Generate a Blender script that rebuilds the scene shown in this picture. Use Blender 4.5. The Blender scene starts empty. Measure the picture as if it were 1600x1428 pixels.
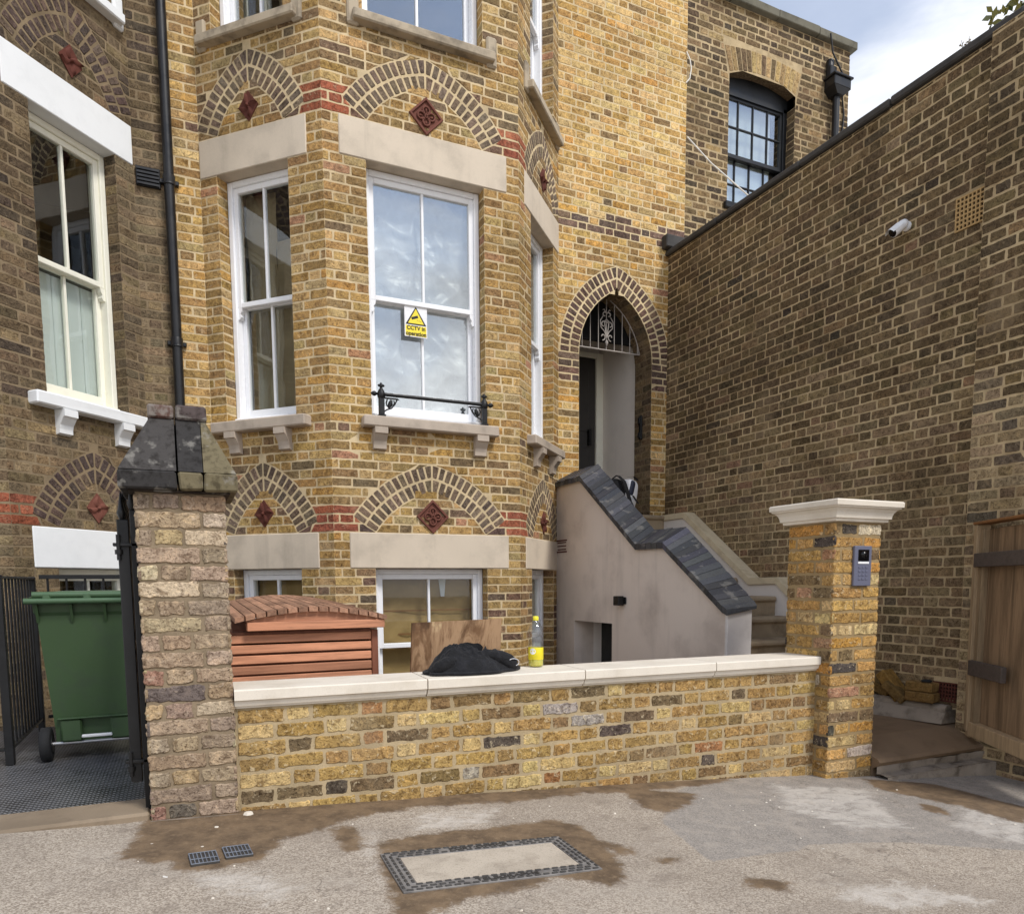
import bpy, bmesh, math, random
from mathutils import Vector, noise
from math import radians as Rd, sin, cos, pi, sqrt
S = bpy.context.scene
COL = S.collection
rng = random.Random(11)
V3 = Vector
UP = V3((0, 0, 1))
SQ = sqrt(.5)

# ------------------------------------------------------------------ colour
def lin(c):
    r = []
    for v in c[:3]:
        v = v / 255.0
        r.append(v / 12.92 if v <= .04045 else ((v + .055) / 1.055) ** 2.4)
    return tuple(r)

# ------------------------------------------------------------------ materials
class NT:
    def __init__(self, name):
        self.m = bpy.data.materials.new(name)
        self.m.use_nodes = True
        self.t = self.m.node_tree
        self.t.nodes.clear()
        self.out = self.n('ShaderNodeOutputMaterial')
    def n(self, typ, **kw):
        nd = self.t.nodes.new(typ)
        for k, v in kw.items():
            setattr(nd, k, v)
        return nd
    def l(self, a, b):
        self.t.links.new(a, b)
    def val(self, sock, v):
        if isinstance(v, bpy.types.NodeSocket):
            self.l(v, sock)
        else:
            if hasattr(sock, 'default_value'):
                try:
                    sock.default_value = v
                except Exception:
                    sock.default_value = (*v, 1.0)
    def coord(self, off=None, kind='Object', scale=None):
        tc = self.n('ShaderNodeTexCoord').outputs[kind]
        if scale is not None:
            mp = self.n('ShaderNodeMapping')
            mp.inputs['Scale'].default_value = scale
            self.l(tc, mp.inputs['Vector'])
            tc = mp.outputs['Vector']
        if off is not None:
            a = self.n('ShaderNodeVectorMath', operation='ADD')
            self.l(tc, a.inputs[0]); self.l(off, a.inputs[1])
            tc = a.outputs[0]
        return tc
    def noise(self, vec, scale, detail=4, rough=.55, dist=0.0):
        nd = self.n('ShaderNodeTexNoise')
        nd.inputs['Scale'].default_value = scale
        nd.inputs['Detail'].default_value = detail
        nd.inputs['Roughness'].default_value = rough
        nd.inputs['Distortion'].default_value = dist
        self.l(vec, nd.inputs['Vector'])
        return nd.outputs['Fac']
    def ramp(self, fac, a, b, va=0.0, vb=1.0):
        nd = self.n('ShaderNodeMapRange')
        nd.interpolation_type = 'SMOOTHSTEP'
        self.val(nd.inputs['Value'], fac)
        nd.inputs['From Min'].default_value = a
        nd.inputs['From Max'].default_value = b
        nd.inputs['To Min'].default_value = va
        nd.inputs['To Max'].default_value = vb
        return nd.outputs['Result']
    def mix(self, fac, a, b, blend='MIX'):
        nd = self.n('ShaderNodeMix', data_type='RGBA', blend_type=blend)
        self.val(nd.inputs[0], fac)
        self.val(nd.inputs[6], a if isinstance(a, bpy.types.NodeSocket) else (*a[:3], 1))
        self.val(nd.inputs[7], b if isinstance(b, bpy.types.NodeSocket) else (*b[:3], 1))
        return nd.outputs[2]
    def math(self, op, a, b=0.0):
        nd = self.n('ShaderNodeMath', operation=op)
        self.val(nd.inputs[0], a); self.val(nd.inputs[1], b)
        return nd.outputs[0]
    def bump(self, h, strength=.5, dist=.01, prev=None):
        nd = self.n('ShaderNodeBump')
        nd.inputs['Strength'].default_value = strength
        nd.inputs['Distance'].default_value = dist
        self.l(h, nd.inputs['Height'])
        if prev is not None:
            self.l(prev, nd.inputs['Normal'])
        return nd.outputs[0]
    def pbr(self, col, rough=.8, nrm=None, metal=0.0, spec=.35, **kw):
        b = self.n('ShaderNodeBsdfPrincipled')
        self.val(b.inputs['Base Color'], col if isinstance(col, bpy.types.NodeSocket) else (*col[:3], 1))
        self.val(b.inputs['Roughness'], rough)
        self.val(b.inputs['Metallic'], metal)
        b.inputs['Specular IOR Level'].default_value = spec
        if nrm is not None:
            self.l(nrm, b.inputs['Normal'])
        for k, v in kw.items():
            self.val(b.inputs[k.replace('_', ' ')], v)
        self.l(b.outputs[0], self.out.inputs['Surface'])
        return self.m

def brick_mat(name, mott=.5, bloom=.25, bloomcol=(190, 175, 150), bump=.6, grime=.25, speck=.5):
    t = NT(name)
    at = t.n('ShaderNodeAttribute', attribute_name='Col').outputs['Color']
    rnd = t.n('ShaderNodeNewGeometry').outputs['Random Per Island']
    off = t.n('ShaderNodeCombineXYZ')
    for i, k in enumerate((37.0, 91.0, 53.0)):
        t.l(t.math('MULTIPLY', rnd, k), off.inputs[i])
    vo = t.coord(off.outputs[0])
    v = t.coord()
    n1 = t.noise(vo, 24, 6, .7, .8)
    n2 = t.noise(vo, 95, 4, .65)
    n3 = t.noise(vo, 30, 4, .6, 1.0)
    n4 = t.noise(v, 1.1, 4, .6)
    c = t.mix(t.ramp(n1, .48, .66, 0, mott), at, (.46, .41, .37), 'MULTIPLY')
    c = t.mix(t.ramp(n1, .50, .32, 0, mott), c, (1.5, 1.45, 1.35), 'MULTIPLY')
    c = t.mix(t.ramp(n3, .57, .68, 0, bloom), c, lin(bloomcol))
    c = t.mix(t.ramp(n2, .55, .66, 0, speck), c, (.3, .26, .24), 'MULTIPLY')
    c = t.mix(t.ramp(n2, .44, .34, 0, speck * .5), c, (1.5, 1.5, 1.5), 'MULTIPLY')
    c = t.mix(t.ramp(n4, .42, .68, 0, grime), c, (.5, .47, .44), 'MULTIPLY')
    n5 = t.noise(t.coord(scale=(1, 1, .55)), 2.3, 5, .65)
    c = t.mix(t.ramp(n5, .56, .72, 0, grime * .5), c, lin(bloomcol))
    h = t.math('ADD', t.math('MULTIPLY', n1, .6), t.math('MULTIPLY', n2, .5))
    h = t.math('ADD', h, t.math('MULTIPLY', n3, .9))
    b = t.bump(h, bump, .012)
    return t.pbr(c, .92, b, spec=.2)

def mortar_mat(name, col, var=.35, bump=.5, grime=.3):
    t = NT(name)
    v = t.coord()
    n1 = t.noise(v, 5, 5, .6); n2 = t.noise(v, 140, 3, .6); n3 = t.noise(v, 30, 3)
    c = t.mix(t.ramp(n1, .4, .65, 0, var), lin(col), tuple(x * .5 for x in lin(col)))
    c = t.mix(t.ramp(n2, .5, .7, 0, .35), c, (.6, .58, .55), 'MULTIPLY')
    c = t.mix(t.ramp(n3, .55, .7, 0, .3), c, (1.25, 1.25, 1.25), 'MULTIPLY')
    n4 = t.noise(v, 1.1, 4, .6)
    c = t.mix(t.ramp(n4, .42, .68, 0, grime), c, (.5, .47, .44), 'MULTIPLY')
    n6 = t.noise(v, 3.4, 5, .7)
    c = t.mix(t.ramp(n6, .5, .68, 0, grime), c, (.62, .58, .53), 'MULTIPLY')
    return t.pbr(c, .95, t.bump(t.math('ADD', n2, n3), bump, .004), spec=.15)

def stone_mat(name, col, dirt=.25, scale=6, rough=.85, bump=.25, dirtcol=None, streak=0.0, fine=.2):
    t = NT(name)
    v = t.coord()
    n1 = t.noise(v, scale, 6, .62); n2 = t.noise(v, 150, 3); n3 = t.noise(v, scale * .3, 3)
    base = lin(col)
    dc = lin(dirtcol) if dirtcol else tuple(x * .5 for x in base)
    c = t.mix(t.ramp(n1, .45, .72, 0, dirt), base, dc)
    c = t.mix(t.ramp(n3, .45, .7, 0, dirt * .7), c, dc)
    c = t.mix(t.ramp(n2, .5, .72, 0, fine), c, (.6, .6, .6), 'MULTIPLY')
    if streak:
        vs = t.coord(scale=(6, 6, .55))
        ns = t.noise(vs, 1.0, 4, .6)
        c = t.mix(t.ramp(ns, .52, .72, 0, streak), c, tuple(x * .42 for x in base))
    h = t.math('ADD', t.math('MULTIPLY', n1, .6), t.math('MULTIPLY', n2, .4))
    return t.pbr(c, rough, t.bump(h, bump, .005), spec=.25)

def paint_mat(name, col, rough=.45, wear=.12, bump=.05, spec=.4, metal=0.0):
    t = NT(name)
    v = t.coord()
    n1 = t.noise(v, 9, 5, .6); n2 = t.noise(v, 60, 3)
    base = lin(col)
    c = t.mix(t.ramp(n1, .45, .75, 0, wear), base, tuple(x * .45 + .02 for x in base))
    r = t.ramp(n1, .3, .7, rough - .08, rough + .12)
    return t.pbr(c, r, t.bump(n2, bump, .003), spec=spec, metal=metal)

def wood_mat(name, col, axis='X', dark=.45, rough=.65, scale=1.0, plank=True):
    t = NT(name)
    rnd = t.n('ShaderNodeNewGeometry').outputs['Random Per Island']
    off = t.n('ShaderNodeCombineXYZ')
    for i in range(3):
        t.l(t.math('MULTIPLY', rnd, 23.0 + 11 * i), off.inputs[i])
    st = {'X': (2.2, 30, 30), 'Y': (30, 2.2, 30), 'Z': (30, 30, 2.2)}[axis]
    v = t.coord(off.outputs[0], scale=tuple(s * scale for s in st))
    n1 = t.noise(v, 1.0, 6, .65, .6); n2 = t.noise(v, 3.2, 4, .6, 1.2)
    base = lin(col)
    c = t.mix(t.ramp(n1, .38, .68, 0, dark), base, tuple(x * .4 for x in base))
    c = t.mix(t.ramp(n2, .5, .7, 0, dark * .7), c, tuple(x * .5 for x in base))
    if plank:
        tone = t.ramp(rnd, 0, 1, .72, 1.18)
        cc = t.n('ShaderNodeCombineXYZ')
        for i in range(3):
            t.l(tone, cc.inputs[i])
        c = t.mix(1.0, c, cc.outputs[0], 'MULTIPLY')
    return t.pbr(c, rough, t.bump(n1, .25, .003), spec=.3)

def flat_mat(name, col, rough=.5, metal=0.0, spec=.4):
    t = NT(name)
    n = t.noise(t.coord(), 30, 4)
    c = t.mix(t.ramp(n, .4, .7, 0, .2), lin(col), tuple(x * .6 for x in lin(col)))
    return t.pbr(c, rough, metal=metal, spec=spec)

def vcol_mat(name, rough=.7, bump=.3, mott=.3, spec=.3, scale=40):
    t = NT(name)
    at = t.n('ShaderNodeAttribute', attribute_name='Col').outputs['Color']
    n1 = t.noise(t.coord(), scale, 5, .6); n2 = t.noise(t.coord(), 12, 4)
    c = t.mix(t.ramp(n1, .45, .7, 0, mott), at, (.4, .38, .36), 'MULTIPLY')
    c = t.mix(t.ramp(n2, .56, .66, 0, mott * .55), c, lin((150, 146, 138)))
    return t.pbr(c, rough, t.bump(n1, bump, .004), spec=spec)

def schlick(t, f0, normal=None):
    g = t.n('ShaderNodeNewGeometry')
    d = t.n('ShaderNodeVectorMath', operation='DOT_PRODUCT')
    t.l(normal if normal is not None else g.outputs['Normal'], d.inputs[0]); t.l(g.outputs['Incoming'], d.inputs[1])
    k = t.math('POWER', t.math('SUBTRACT', 1.0, t.math('MINIMUM', t.math('ABSOLUTE', d.outputs['Value']), 1.0)), 5.0)
    return t.math('ADD', f0, t.math('MULTIPLY', k, 1.0 - f0))

def glass_mat(name, f0=.06, tint=(.95, .97, .96), wavy=.0):
    t = NT(name)
    tr = t.n('ShaderNodeBsdfTransparent'); tr.inputs[0].default_value = (*tint, 1)
    gl = t.n('ShaderNodeBsdfGlossy'); gl.inputs['Roughness'].default_value = .015
    gl.inputs[0].default_value = (.95, .97, 1, 1)
    if wavy:
        b = t.bump(t.noise(t.coord(), 2.2, 2), wavy, .02)
        t.l(b, gl.inputs['Normal'])
    mx = t.n('ShaderNodeMixShader')
    t.l(schlick(t, f0), mx.inputs[0]); t.l(tr.outputs[0], mx.inputs[1]); t.l(gl.outputs[0], mx.inputs[2])
    t.l(mx.outputs[0], t.out.inputs['Surface'])
    return t.m

M = {}
M['brick_bay'] = brick_mat('yellow_stock_brick', .9, .3, (205, 185, 150), .7, .35, .85)
M['brick_dark'] = brick_mat('sooty_stock_brick', .9, .35, (160, 140, 112), .9, .6, .9)
M['brick_new'] = brick_mat('reclaimed_yellow_brick', .95, .5, (222, 205, 170), 1.0, .25, .9)
M['brick_pier'] = brick_mat('weathered_pier_brick', .85, .45, (194, 174, 152), 1.0, .2, .9)
M['mort_bay'] = mortar_mat('cream_pointing', (212, 191, 153), .35)
M['mort_door'] = mortar_mat('pale_pointing', (224, 203, 162), .3)
M['mort_left'] = mortar_mat('old_grey_mortar', (140, 123, 98), .5)
M['mort_right'] = mortar_mat('buff_mortar', (190, 169, 133), .4, grime=.7)
M['mort_front'] = mortar_mat('sandy_mortar', (180, 161, 128), .4)
M['mort_pier'] = mortar_mat('grey_lime_mortar', (140, 124, 102), .5)
M['mort_rpier'] = mortar_mat('brown_mortar', (158, 136, 100), .4)
M['stone'] = stone_mat('portland_stone', (208, 194, 174), .5, 2.4, fine=.25, streak=.25)
M['stone_sill'] = stone_mat('weathered_sill_stone', (186, 172, 156), .5, 5, streak=.2)
M['stone_dirty'] = stone_mat('soot_stained_stone', (178, 164, 142), .6, 7, dirtcol=(95, 88, 78))
M['stone_white'] = stone_mat('new_white_coping_stone', (222, 213, 198), .4, 3.5, dirtcol=(186, 174, 154), streak=.08)
M['white_masonry'] = stone_mat('white_masonry_paint', (232, 234, 234), .1, 8, fine=.06, bump=.15, rough=.6)
M['white'] = paint_mat('white_gloss_paint', (240, 241, 243), .3, .06, .03)
M['cream'] = paint_mat('cream_gloss_paint', (236, 234, 218), .35, .12, .05)
M['black_iron'] = paint_mat('black_painted_iron', (15, 15, 16), .45, .3, .2)
M['black_paint'] = paint_mat('black_timber_paint', (24, 26, 29), .4, .2, .1)
M['grey_iron'] = paint_mat('bare_grey_iron', (168, 160, 152), .5, .4, .2)
M['plastic_black'] = paint_mat('black_plastic_pipe', (24, 24, 26), .38, .25, .05)
M['terracotta'] = stone_mat('red_terracotta', (116, 72, 60), .4, 18, bump=.4)
M['terracotta_dark'] = stone_mat('dark_terracotta', (96, 54, 44), .5, 18, bump=.4)
M['buff_clay'] = stone_mat('buff_clay', (176, 146, 100), .3, 18, bump=.4)
M['glass'] = glass_mat('window_glass', .05, wavy=.02)
M['glass_low'] = glass_mat('basement_window_glass', .025, wavy=.02)
M['glass_bright'] = glass_mat('coated_window_glass', .24, wavy=.03)
M['glass_old'] = glass_mat('old_window_glass', .07, wavy=.1)
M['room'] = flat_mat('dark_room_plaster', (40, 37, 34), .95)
M['slate'] = vcol_mat('blue_engineering_brick', .5, .35, .5, .4, 60)
M['lead'] = stone_mat('dark_lead_coping', (72, 70, 68), .5, 8, rough=.7)
M['old_coping'] = stone_mat('lichened_coping_stone', (110, 106, 92), .5, 7, dirtcol=(58, 56, 50))
M['capbrick'] = vcol_mat('weathered_cap_brick', .85, .9, .9, .2, 30)
M['render'] = stone_mat('stained_cement_render', (216, 203, 191), .6, 1.6, dirtcol=(164, 150, 140), streak=.22)
M['render_pale'] = stone_mat('pale_cement_render', (214, 208, 204), .3, 4, dirtcol=(150, 142, 136), streak=.25)
M['sandstone'] = stone_mat('york_stone', (160, 142, 116), .55, 7, dirtcol=(102, 86, 66))
M['sandstone_pale'] = stone_mat('pale_coping_stone', (206, 190, 158), .35, 9, dirtcol=(140, 122, 96))
M['plaster'] = stone_mat('grey_plaster', (234, 227, 219), .2, 2, fine=.1, streak=.1)
M['threshold'] = stone_mat('worn_step_stone', (142, 126, 106), .6, 6, dirtcol=(92, 80, 66))
M['mud'] = stone_mat('sand_covered_slab', (130, 108, 85), .5, 6, dirtcol=(104, 86, 66))
M['concrete'] = stone_mat('rough_concrete', (146, 134, 120), .8, 9, dirtcol=(80, 70, 58), bump=1.0)
M['cedar'] = wood_mat('red_cedar', (208, 146, 112), 'X', .55)
M['cedar_roof'] = wood_mat('weathered_cedar', (172, 130, 104), 'Y', .7)
M['cedar_dark'] = wood_mat('dark_cedar_trim', (130, 82, 62), 'Z', .5)
def ply_mat():
    t = NT('stained_plywood')
    v = t.coord(scale=(9, 9, 2.6)); n1 = t.noise(v, 1.0, 6, .65, 1.2)
    v2 = t.coord(scale=(4, 4, 2.2)); n2 = t.noise(v2, 1.0, 5, .6, .6)
    n3 = t.noise(t.coord(scale=(90, 90, 5)), 1.0, 3)
    c = t.mix(t.ramp(n1, .42, .6), lin((172, 140, 108)), lin((122, 92, 66)))
    c = t.mix(t.ramp(n2, .5, .62, 0, .85), c, lin((74, 52, 38)))
    c = t.mix(t.ramp(n3, .5, .7, 0, .4), c, (.55, .5, .45), 'MULTIPLY')
    c = t.mix(t.ramp(t.noise(t.coord(scale=(14, 14, 5)), 1, 4), .62, .72, 0, .8), c, lin((206, 180, 140)))
    return t.pbr(c, .75, t.bump(n3, .2, .003), spec=.25)
M['ply'] = ply_mat()
M['ply_gate'] = wood_mat('weathered_gate_plywood', (152, 126, 98), 'Z', .95, scale=.4, plank=False)
M['timber'] = wood_mat('grey_timber', (172, 148, 116), 'Z', .5)
M['timber_dark'] = wood_mat('dark_stained_rail', (92, 82, 76), 'X', .4)
M['timber_brown'] = wood_mat('brown_timber', (140, 98, 60), 'X', .4)
M['bin_green'] = paint_mat('green_bin_plastic', (54, 76, 46), .5, .5, .1)
M['bin_lid'] = paint_mat('green_lid_plastic', (70, 96, 68), .42, .2, .05)
M['rubber'] = flat_mat('black_rubber', (30, 30, 31), .8)
M['galv'] = flat_mat('galvanised_steel', (190, 190, 192), .35, .7)
M['iron_cover'] = stone_mat('worn_cast_iron', (130, 126, 122), .6, 16, rough=.45, dirtcol=(70, 68, 68))
M['dark_backing'] = flat_mat('dark_backing_paint', (16, 15, 15), .9)
M['door'] = paint_mat('dark_grey_door_paint', (58, 55, 52), .5, .15)
M['white_plastic'] = flat_mat('white_plastic', (240, 240, 240), .35)
M['yellow_sign'] = flat_mat('yellow_sign_plastic', (246, 222, 60), .4)
M['sign_black'] = flat_mat('black_sign_print', (28, 26, 20), .5)
M['intercom'] = paint_mat('slate_blue_metal', (104, 106, 124), .4, .08)
M['lens'] = flat_mat('black_lens_plastic', (12, 12, 14), .08)
M['cord_white'] = flat_mat('white_cable', (232, 228, 218), .5)
M['cord_black'] = flat_mat('black_cable', (30, 30, 32), .5)
M['strap'] = flat_mat('black_webbing', (26, 26, 28), .8)
M['bag_white'] = flat_mat('white_bag_nylon', (214, 214, 216), .6)
M['bag_navy'] = flat_mat('navy_bag_nylon', (34, 38, 56), .6)
M['paper'] = stone_mat('brown_masking_paper', (160, 132, 88), .35, 3, bump=.15, fine=.05)
M['room_curtain'] = stone_mat('fawn_dust_sheet', (136, 120, 94), .5, 2, bump=.1, fine=.05)
M['blind'] = stone_mat('pale_shutter_paint', (206, 212, 208), .1, 3, bump=.05, fine=.03)
SUN_E, SKY_S, EXPO, CLOUD_OFF = 1.9, .12, .62, (2.7, 2.3, 2.9)
# ------------------------------------------------------------------ mesh builder
class MB:
    def __init__(self):
        self.v = []; self.f = []; self.c = []; self.mi = []; self.sm = []
    def add(self, vs, fs, col=(1, 1, 1), mi=0, smooth=False):
        b = len(self.v)
        self.v.extend(vs)
        if isinstance(col, list):
            self.c.extend(col)
        else:
            self.c.extend([col] * len(vs))
        for f in fs:
            self.f.append([i + b for i in f]); self.mi.append(mi); self.sm.append(smooth)
    def hexa(self, p, col=(1, 1, 1), mi=0):
        # p: 8 points, bottom ring 0-3, top ring 4-7
        self.add([V3(q) for q in p], [(3, 2, 1, 0), (4, 5, 6, 7), (0, 1, 5, 4), (1, 2, 6, 5), (2, 3, 7, 6), (3, 0, 4, 7)], col, mi)
    def box(self, x0, y0, z0, x1, y1, z1, col=(1, 1, 1), mi=0, fr=None):
        p = [(x0, y0, z0), (x1, y0, z0), (x1, y1, z0), (x0, y1, z0), (x0, y0, z1), (x1, y0, z1), (x1, y1, z1), (x0, y1, z1)]
        if fr:
            p = [fr.P(*q) for q in p]
        self.hexa(p, col, mi)
    def cbox(self, x0, y0, z0, x1, y1, z1, ch=.006, col=(1, 1, 1), mi=0, fr=None, jit=0.0, r=None):
        # chamfered box
        a, b = sorted((x0, x1)); c, d = sorted((y0, y1)); e, f = sorted((z0, z1))
        ch = min(ch, (b - a) * .45, (d - c) * .45, (f - e) * .45)
        vs = []; idx = {}
        for ix, X in ((0, a), (1, b)):
            for iy, Y in ((0, c), (1, d)):
                for iz, Z in ((0, e), (1, f)):
                    j = (r or rng)
                    jx, jy, jz = ((j.uniform(-jit, jit) for _ in range(3)) if jit else (0, 0, 0))
                    sx = 1 if ix == 0 else -1; sy = 1 if iy == 0 else -1; sz = 1 if iz == 0 else -1
                    for k, q in enumerate(((X, Y + sy * ch, Z + sz * ch), (X + sx * ch, Y, Z + sz * ch), (X + sx * ch, Y + sy * ch, Z))):
                        idx[(ix, iy, iz, k)] = len(vs)
                        q = (q[0] + jx, q[1] + jy, q[2] + jz)
                        vs.append(fr.P(*q) if fr else V3(q))
        fs = []
        for i in (0, 1):
            q = [idx[(i, 0, 0, 0)], idx[(i, 1, 0, 0)], idx[(i, 1, 1, 0)], idx[(i, 0, 1, 0)]]; fs.append(q if i else q[::-1])
            q = [idx[(0, i, 0, 1)], idx[(0, i, 1, 1)], idx[(1, i, 1, 1)], idx[(1, i, 0, 1)]]; fs.append(q if i else q[::-1])
            q = [idx[(0, 0, i, 2)], idx[(1, 0, i, 2)], idx[(1, 1, i, 2)], idx[(0, 1, i, 2)]]; fs.append(q if i else q[::-1])
        for i in (0, 1):
            for j in (0, 1):
                fs.append([idx[(i, j, 0, 0)], idx[(i, j, 1, 0)], idx[(i, j, 1, 1)], idx[(i, j, 0, 1)]])
                fs.append([idx[(i, 0, j, 0)], idx[(i, 1, j, 0)], idx[(i, 1, j, 2)], idx[(i, 0, j, 2)]])
                fs.append([idx[(0, i, j, 1)], idx[(1, i, j, 1)], idx[(1, i, j, 2)], idx[(0, i, j, 2)]])
                for k in (0, 1):
                    fs.append([idx[(i, j, k, 0)], idx[(i, j, k, 1)], idx[(i, j, k, 2)]])
        self.add(vs, fs, col, mi)
    def prism(self, poly, a, b, place, col=(1, 1, 1), mi=0, smooth=False):
        # poly: 2D list; place(p, q, w) -> point ; w from a to b
        n = len(poly)
        vs = [place(p[0], p[1], a) for p in poly] + [place(p[0], p[1], b) for p in poly]
        fs = [[i, (i + 1) % n, (i + 1) % n + n, i + n] for i in range(n)]
        self.add(vs, fs, col, mi, smooth)
        self.add(vs, [list(range(n))[::-1], list(range(n, 2 * n))], col, mi)
    def tube(self, pts, r, n=10, col=(1, 1, 1), mi=0, cap=True):
        pts = [V3(p) for p in pts]
        rs = r if isinstance(r, (list, tuple)) else [r] * len(pts)
        vs = []; prev = None
        for i, p in enumerate(pts):
            d = (pts[min(i + 1, len(pts) - 1)] - pts[max(i - 1, 0)])
            if d.length < 1e-9: d = V3((0, 0, 1))
            d.normalize()
            a = prev if prev is not None else (V3((0, 0, 1)) if abs(d.z) < .9 else V3((1, 0, 0)))
            a = (a - d * a.dot(d)).normalized(); prev = a
            b = d.cross(a)
            for k in range(n):
                t = 2 * pi * k / n
                vs.append(p + (a * cos(t) + b * sin(t)) * rs[i])
        fs = []
        for i in range(len(pts) - 1):
            for k in range(n):
                fs.append([i * n + k, i * n + (k + 1) % n, (i + 1) * n + (k + 1) % n, (i + 1) * n + k])
        self.add(vs, fs, col, mi, True)
        if cap:
            self.add(vs[:n], [list(range(n))[::-1]], col, mi); self.add(vs[-n:], [list(range(n))], col, mi)
    def lathe(self, prof, cx, cy, n=24, col=(1, 1, 1), mi=0):
        vs = [V3((cx + r * cos(2 * pi * k / n), cy + r * sin(2 * pi * k / n), z)) for r, z in prof for k in range(n)]
        fs = [[i * n + k, i * n + (k + 1) % n, (i + 1) * n + (k + 1) % n, (i + 1) * n + k] for i in range(len(prof) - 1) for k in range(n)]
        self.add(vs, fs, col, mi, True)
    def grid(self, P, nu, nv, col=(1, 1, 1), mi=0, smooth=True):
        vs = [P(i / nu, j / nv) for j in range(nv + 1) for i in range(nu + 1)]
        fs = [[j * (nu + 1) + i, j * (nu + 1) + i + 1, (j + 1) * (nu + 1) + i + 1, (j + 1) * (nu + 1) + i] for j in range(nv) for i in range(nu)]
        self.add(vs, fs, col, mi, smooth)
    def build(self, name, mats, parent=None, org=None):
        if org is None:
            org = V3((0, 0, 0))
            if parent is not None:
                org = V3(parent['_o'])
        me = bpy.data.meshes.new(name)
        me.from_pydata([tuple(V3(v) - org) for v in self.v], [], self.f)
        for m in (mats if isinstance(mats, (list, tuple)) else [mats]):
            me.materials.append(m)
        me.polygons.foreach_set('material_index', self.mi)
        me.polygons.foreach_set('use_smooth', self.sm)
        at = me.attributes.new('Col', 'FLOAT_COLOR', 'POINT')
        fl = []
        for c in self.c:
            fl.extend((c[0], c[1], c[2], 1.0))
        at.data.foreach_set('color', fl)
        me.update()
        o = bpy.data.objects.new(name, me)
        COL.objects.link(o)
        o['_o'] = tuple(org)
        if parent is not None:
            o.parent = parent
        else:
            o.location = org
        return o

def thing(name, label, cat, loc=(0, 0, 0), group=None):
    o = bpy.data.objects.new(name, None)
    o.empty_display_size = .1
    COL.objects.link(o)
    o.location = loc; o['_o'] = tuple(loc)
    o['label'] = label; o['category'] = cat
    if group: o['group'] = group
    return o
def tag(o, label, cat, group=None):
    o['label'] = label; o['category'] = cat
    if group: o['group'] = group
    return o
def struct(o):
    o['kind'] = 'structure'; return o

class Fr:
    """wall frame: u along the wall, d outward, z up"""
    def __init__(self, o, u):
        self.o = V3(o); self.u = V3(u).normalized()
        self.n = self.u.cross(UP)
    def P(self, u, d, z):
        return self.o + self.u * u + self.n * d + UP * z
    def jamb(self, u, side, depth):
        # side=+1: faces +u (left jamb), side=-1: faces -u (right jamb); u runs 0..depth
        if side > 0:
            return Fr(self.P(u, 0, 0), -self.n)
        return Fr(self.P(u, -depth, 0), self.n)

# ------------------------------------------------------------------ brickwork
def jcol(c, r, amt=.09):
    k = 1 + r.uniform(-amt, amt)
    return (max(0, c[0] * k * (1 + r.uniform(-.05, .05))), max(0, c[1] * k * (1 + r.uniform(-.03, .03))), max(0, c[2] * k * (1 + r.uniform(-.08, .08))))

class Pal:
    def __init__(self, items, f=1.1, ds=.2):
        self.it = []
        for w, c in items:
            c = lin(c); L = .3 * c[0] + .59 * c[1] + .11 * c[2]
            self.it.append((w, tuple(f * (x * (1 - ds) + L * k * ds) for x, k in zip(c, (1.08, 1, .82)))))
        self.tot = sum(w for w, _ in self.it)
    def __call__(self, r):
        x = r.uniform(0, self.tot)
        for w, c in self.it:
            x -= w
            if x <= 0:
                return jcol(c, r)
        return jcol(self.it[-1][1], r)

def brick_poly(mb, fr, quad, h, col, r, jit=.0022, ch=.005, sub=.07, dome=.0):
    """one brick: quad of (u,z) CCW, standing h proud of the mortar plane"""
    pts = []
    nq = len(quad)
    for i in range(nq):
        a = quad[i]; b = quad[(i + 1) % nq]
        dx, dz = b[0] - a[0], b[1] - a[1]
        L = sqrt(dx * dx + dz * dz)
        if L < .012:
            pts.append(((a[0] + b[0]) / 2, (a[1] + b[1]) / 2)); continue
        rr = min(.006, L * .3) / L
        k = max(1, int(L / sub))
        ts = [rr] + [rr + (1 - 2 * rr) * j / (k + 1) for j in range(1, k + 1)] + [1 - rr] if L > sub else [rr, 1 - rr]
        nx, nz = dz / L, -dx / L
        for t in ts:
            e = r.uniform(-jit, jit * .6)
            pts.append((a[0] + dx * t + nx * e, a[1] + dz * t + nz * e))
    n = len(pts)
    cu = sum(p[0] for p in pts) / n; cz = sum(p[1] for p in pts) / n
    ta, tb = r.uniform(-.008, .008), r.uniform(-.018, .018)
    hh = h + r.uniform(-.0015, .002)
    ins = []
    for i in range(n):
        p0, p1, p2 = pts[i - 1], pts[i], pts[(i + 1) % n]
        tx, tz = p2[0] - p0[0], p2[1] - p0[1]
        L = sqrt(tx * tx + tz * tz) or 1
        ins.append((-tz / L, tx / L))
    vs = []
    for k, (iw, dd) in enumerate(((0, -.008), (.0006, hh - .0035), (ch, hh))):
        for i in range(n):
            u = pts[i][0] + ins[i][0] * iw; z = pts[i][1] + ins[i][1] * iw
            d = dd
            if k == 2:
                d += ta * (u - cu) + tb * (z - cz)
            vs.append(fr.P(u, d, z))
    fs = []
    for k in (0, 1):
        for i in range(n):
            j = (i + 1) % n
            fs.append([k * n + i, k * n + j, (k + 1) * n + j, (k + 1) * n + i])
    mb.add(vs, fs, col, 0, True)
    b = len(mb.v) - n
    mb.v.append(fr.P(cu, hh, cz)); mb.c.append(col); e = len(mb.v) - 1
    for i in range(n):
        mb.f.append([b + i, b + (i + 1) % n, e]); mb.mi.append(0); mb.sm.append(False)

def subtract(iv, ex):
    out = [iv]
    for a, b in ex:
        nw = []
        for s, e in out:
            if b <= s or a >= e:
                nw.append((s, e)); continue
            if a > s: nw.append((s, a))
            if b < e: nw.append((b, e))
        out = nw
    return out

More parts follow.
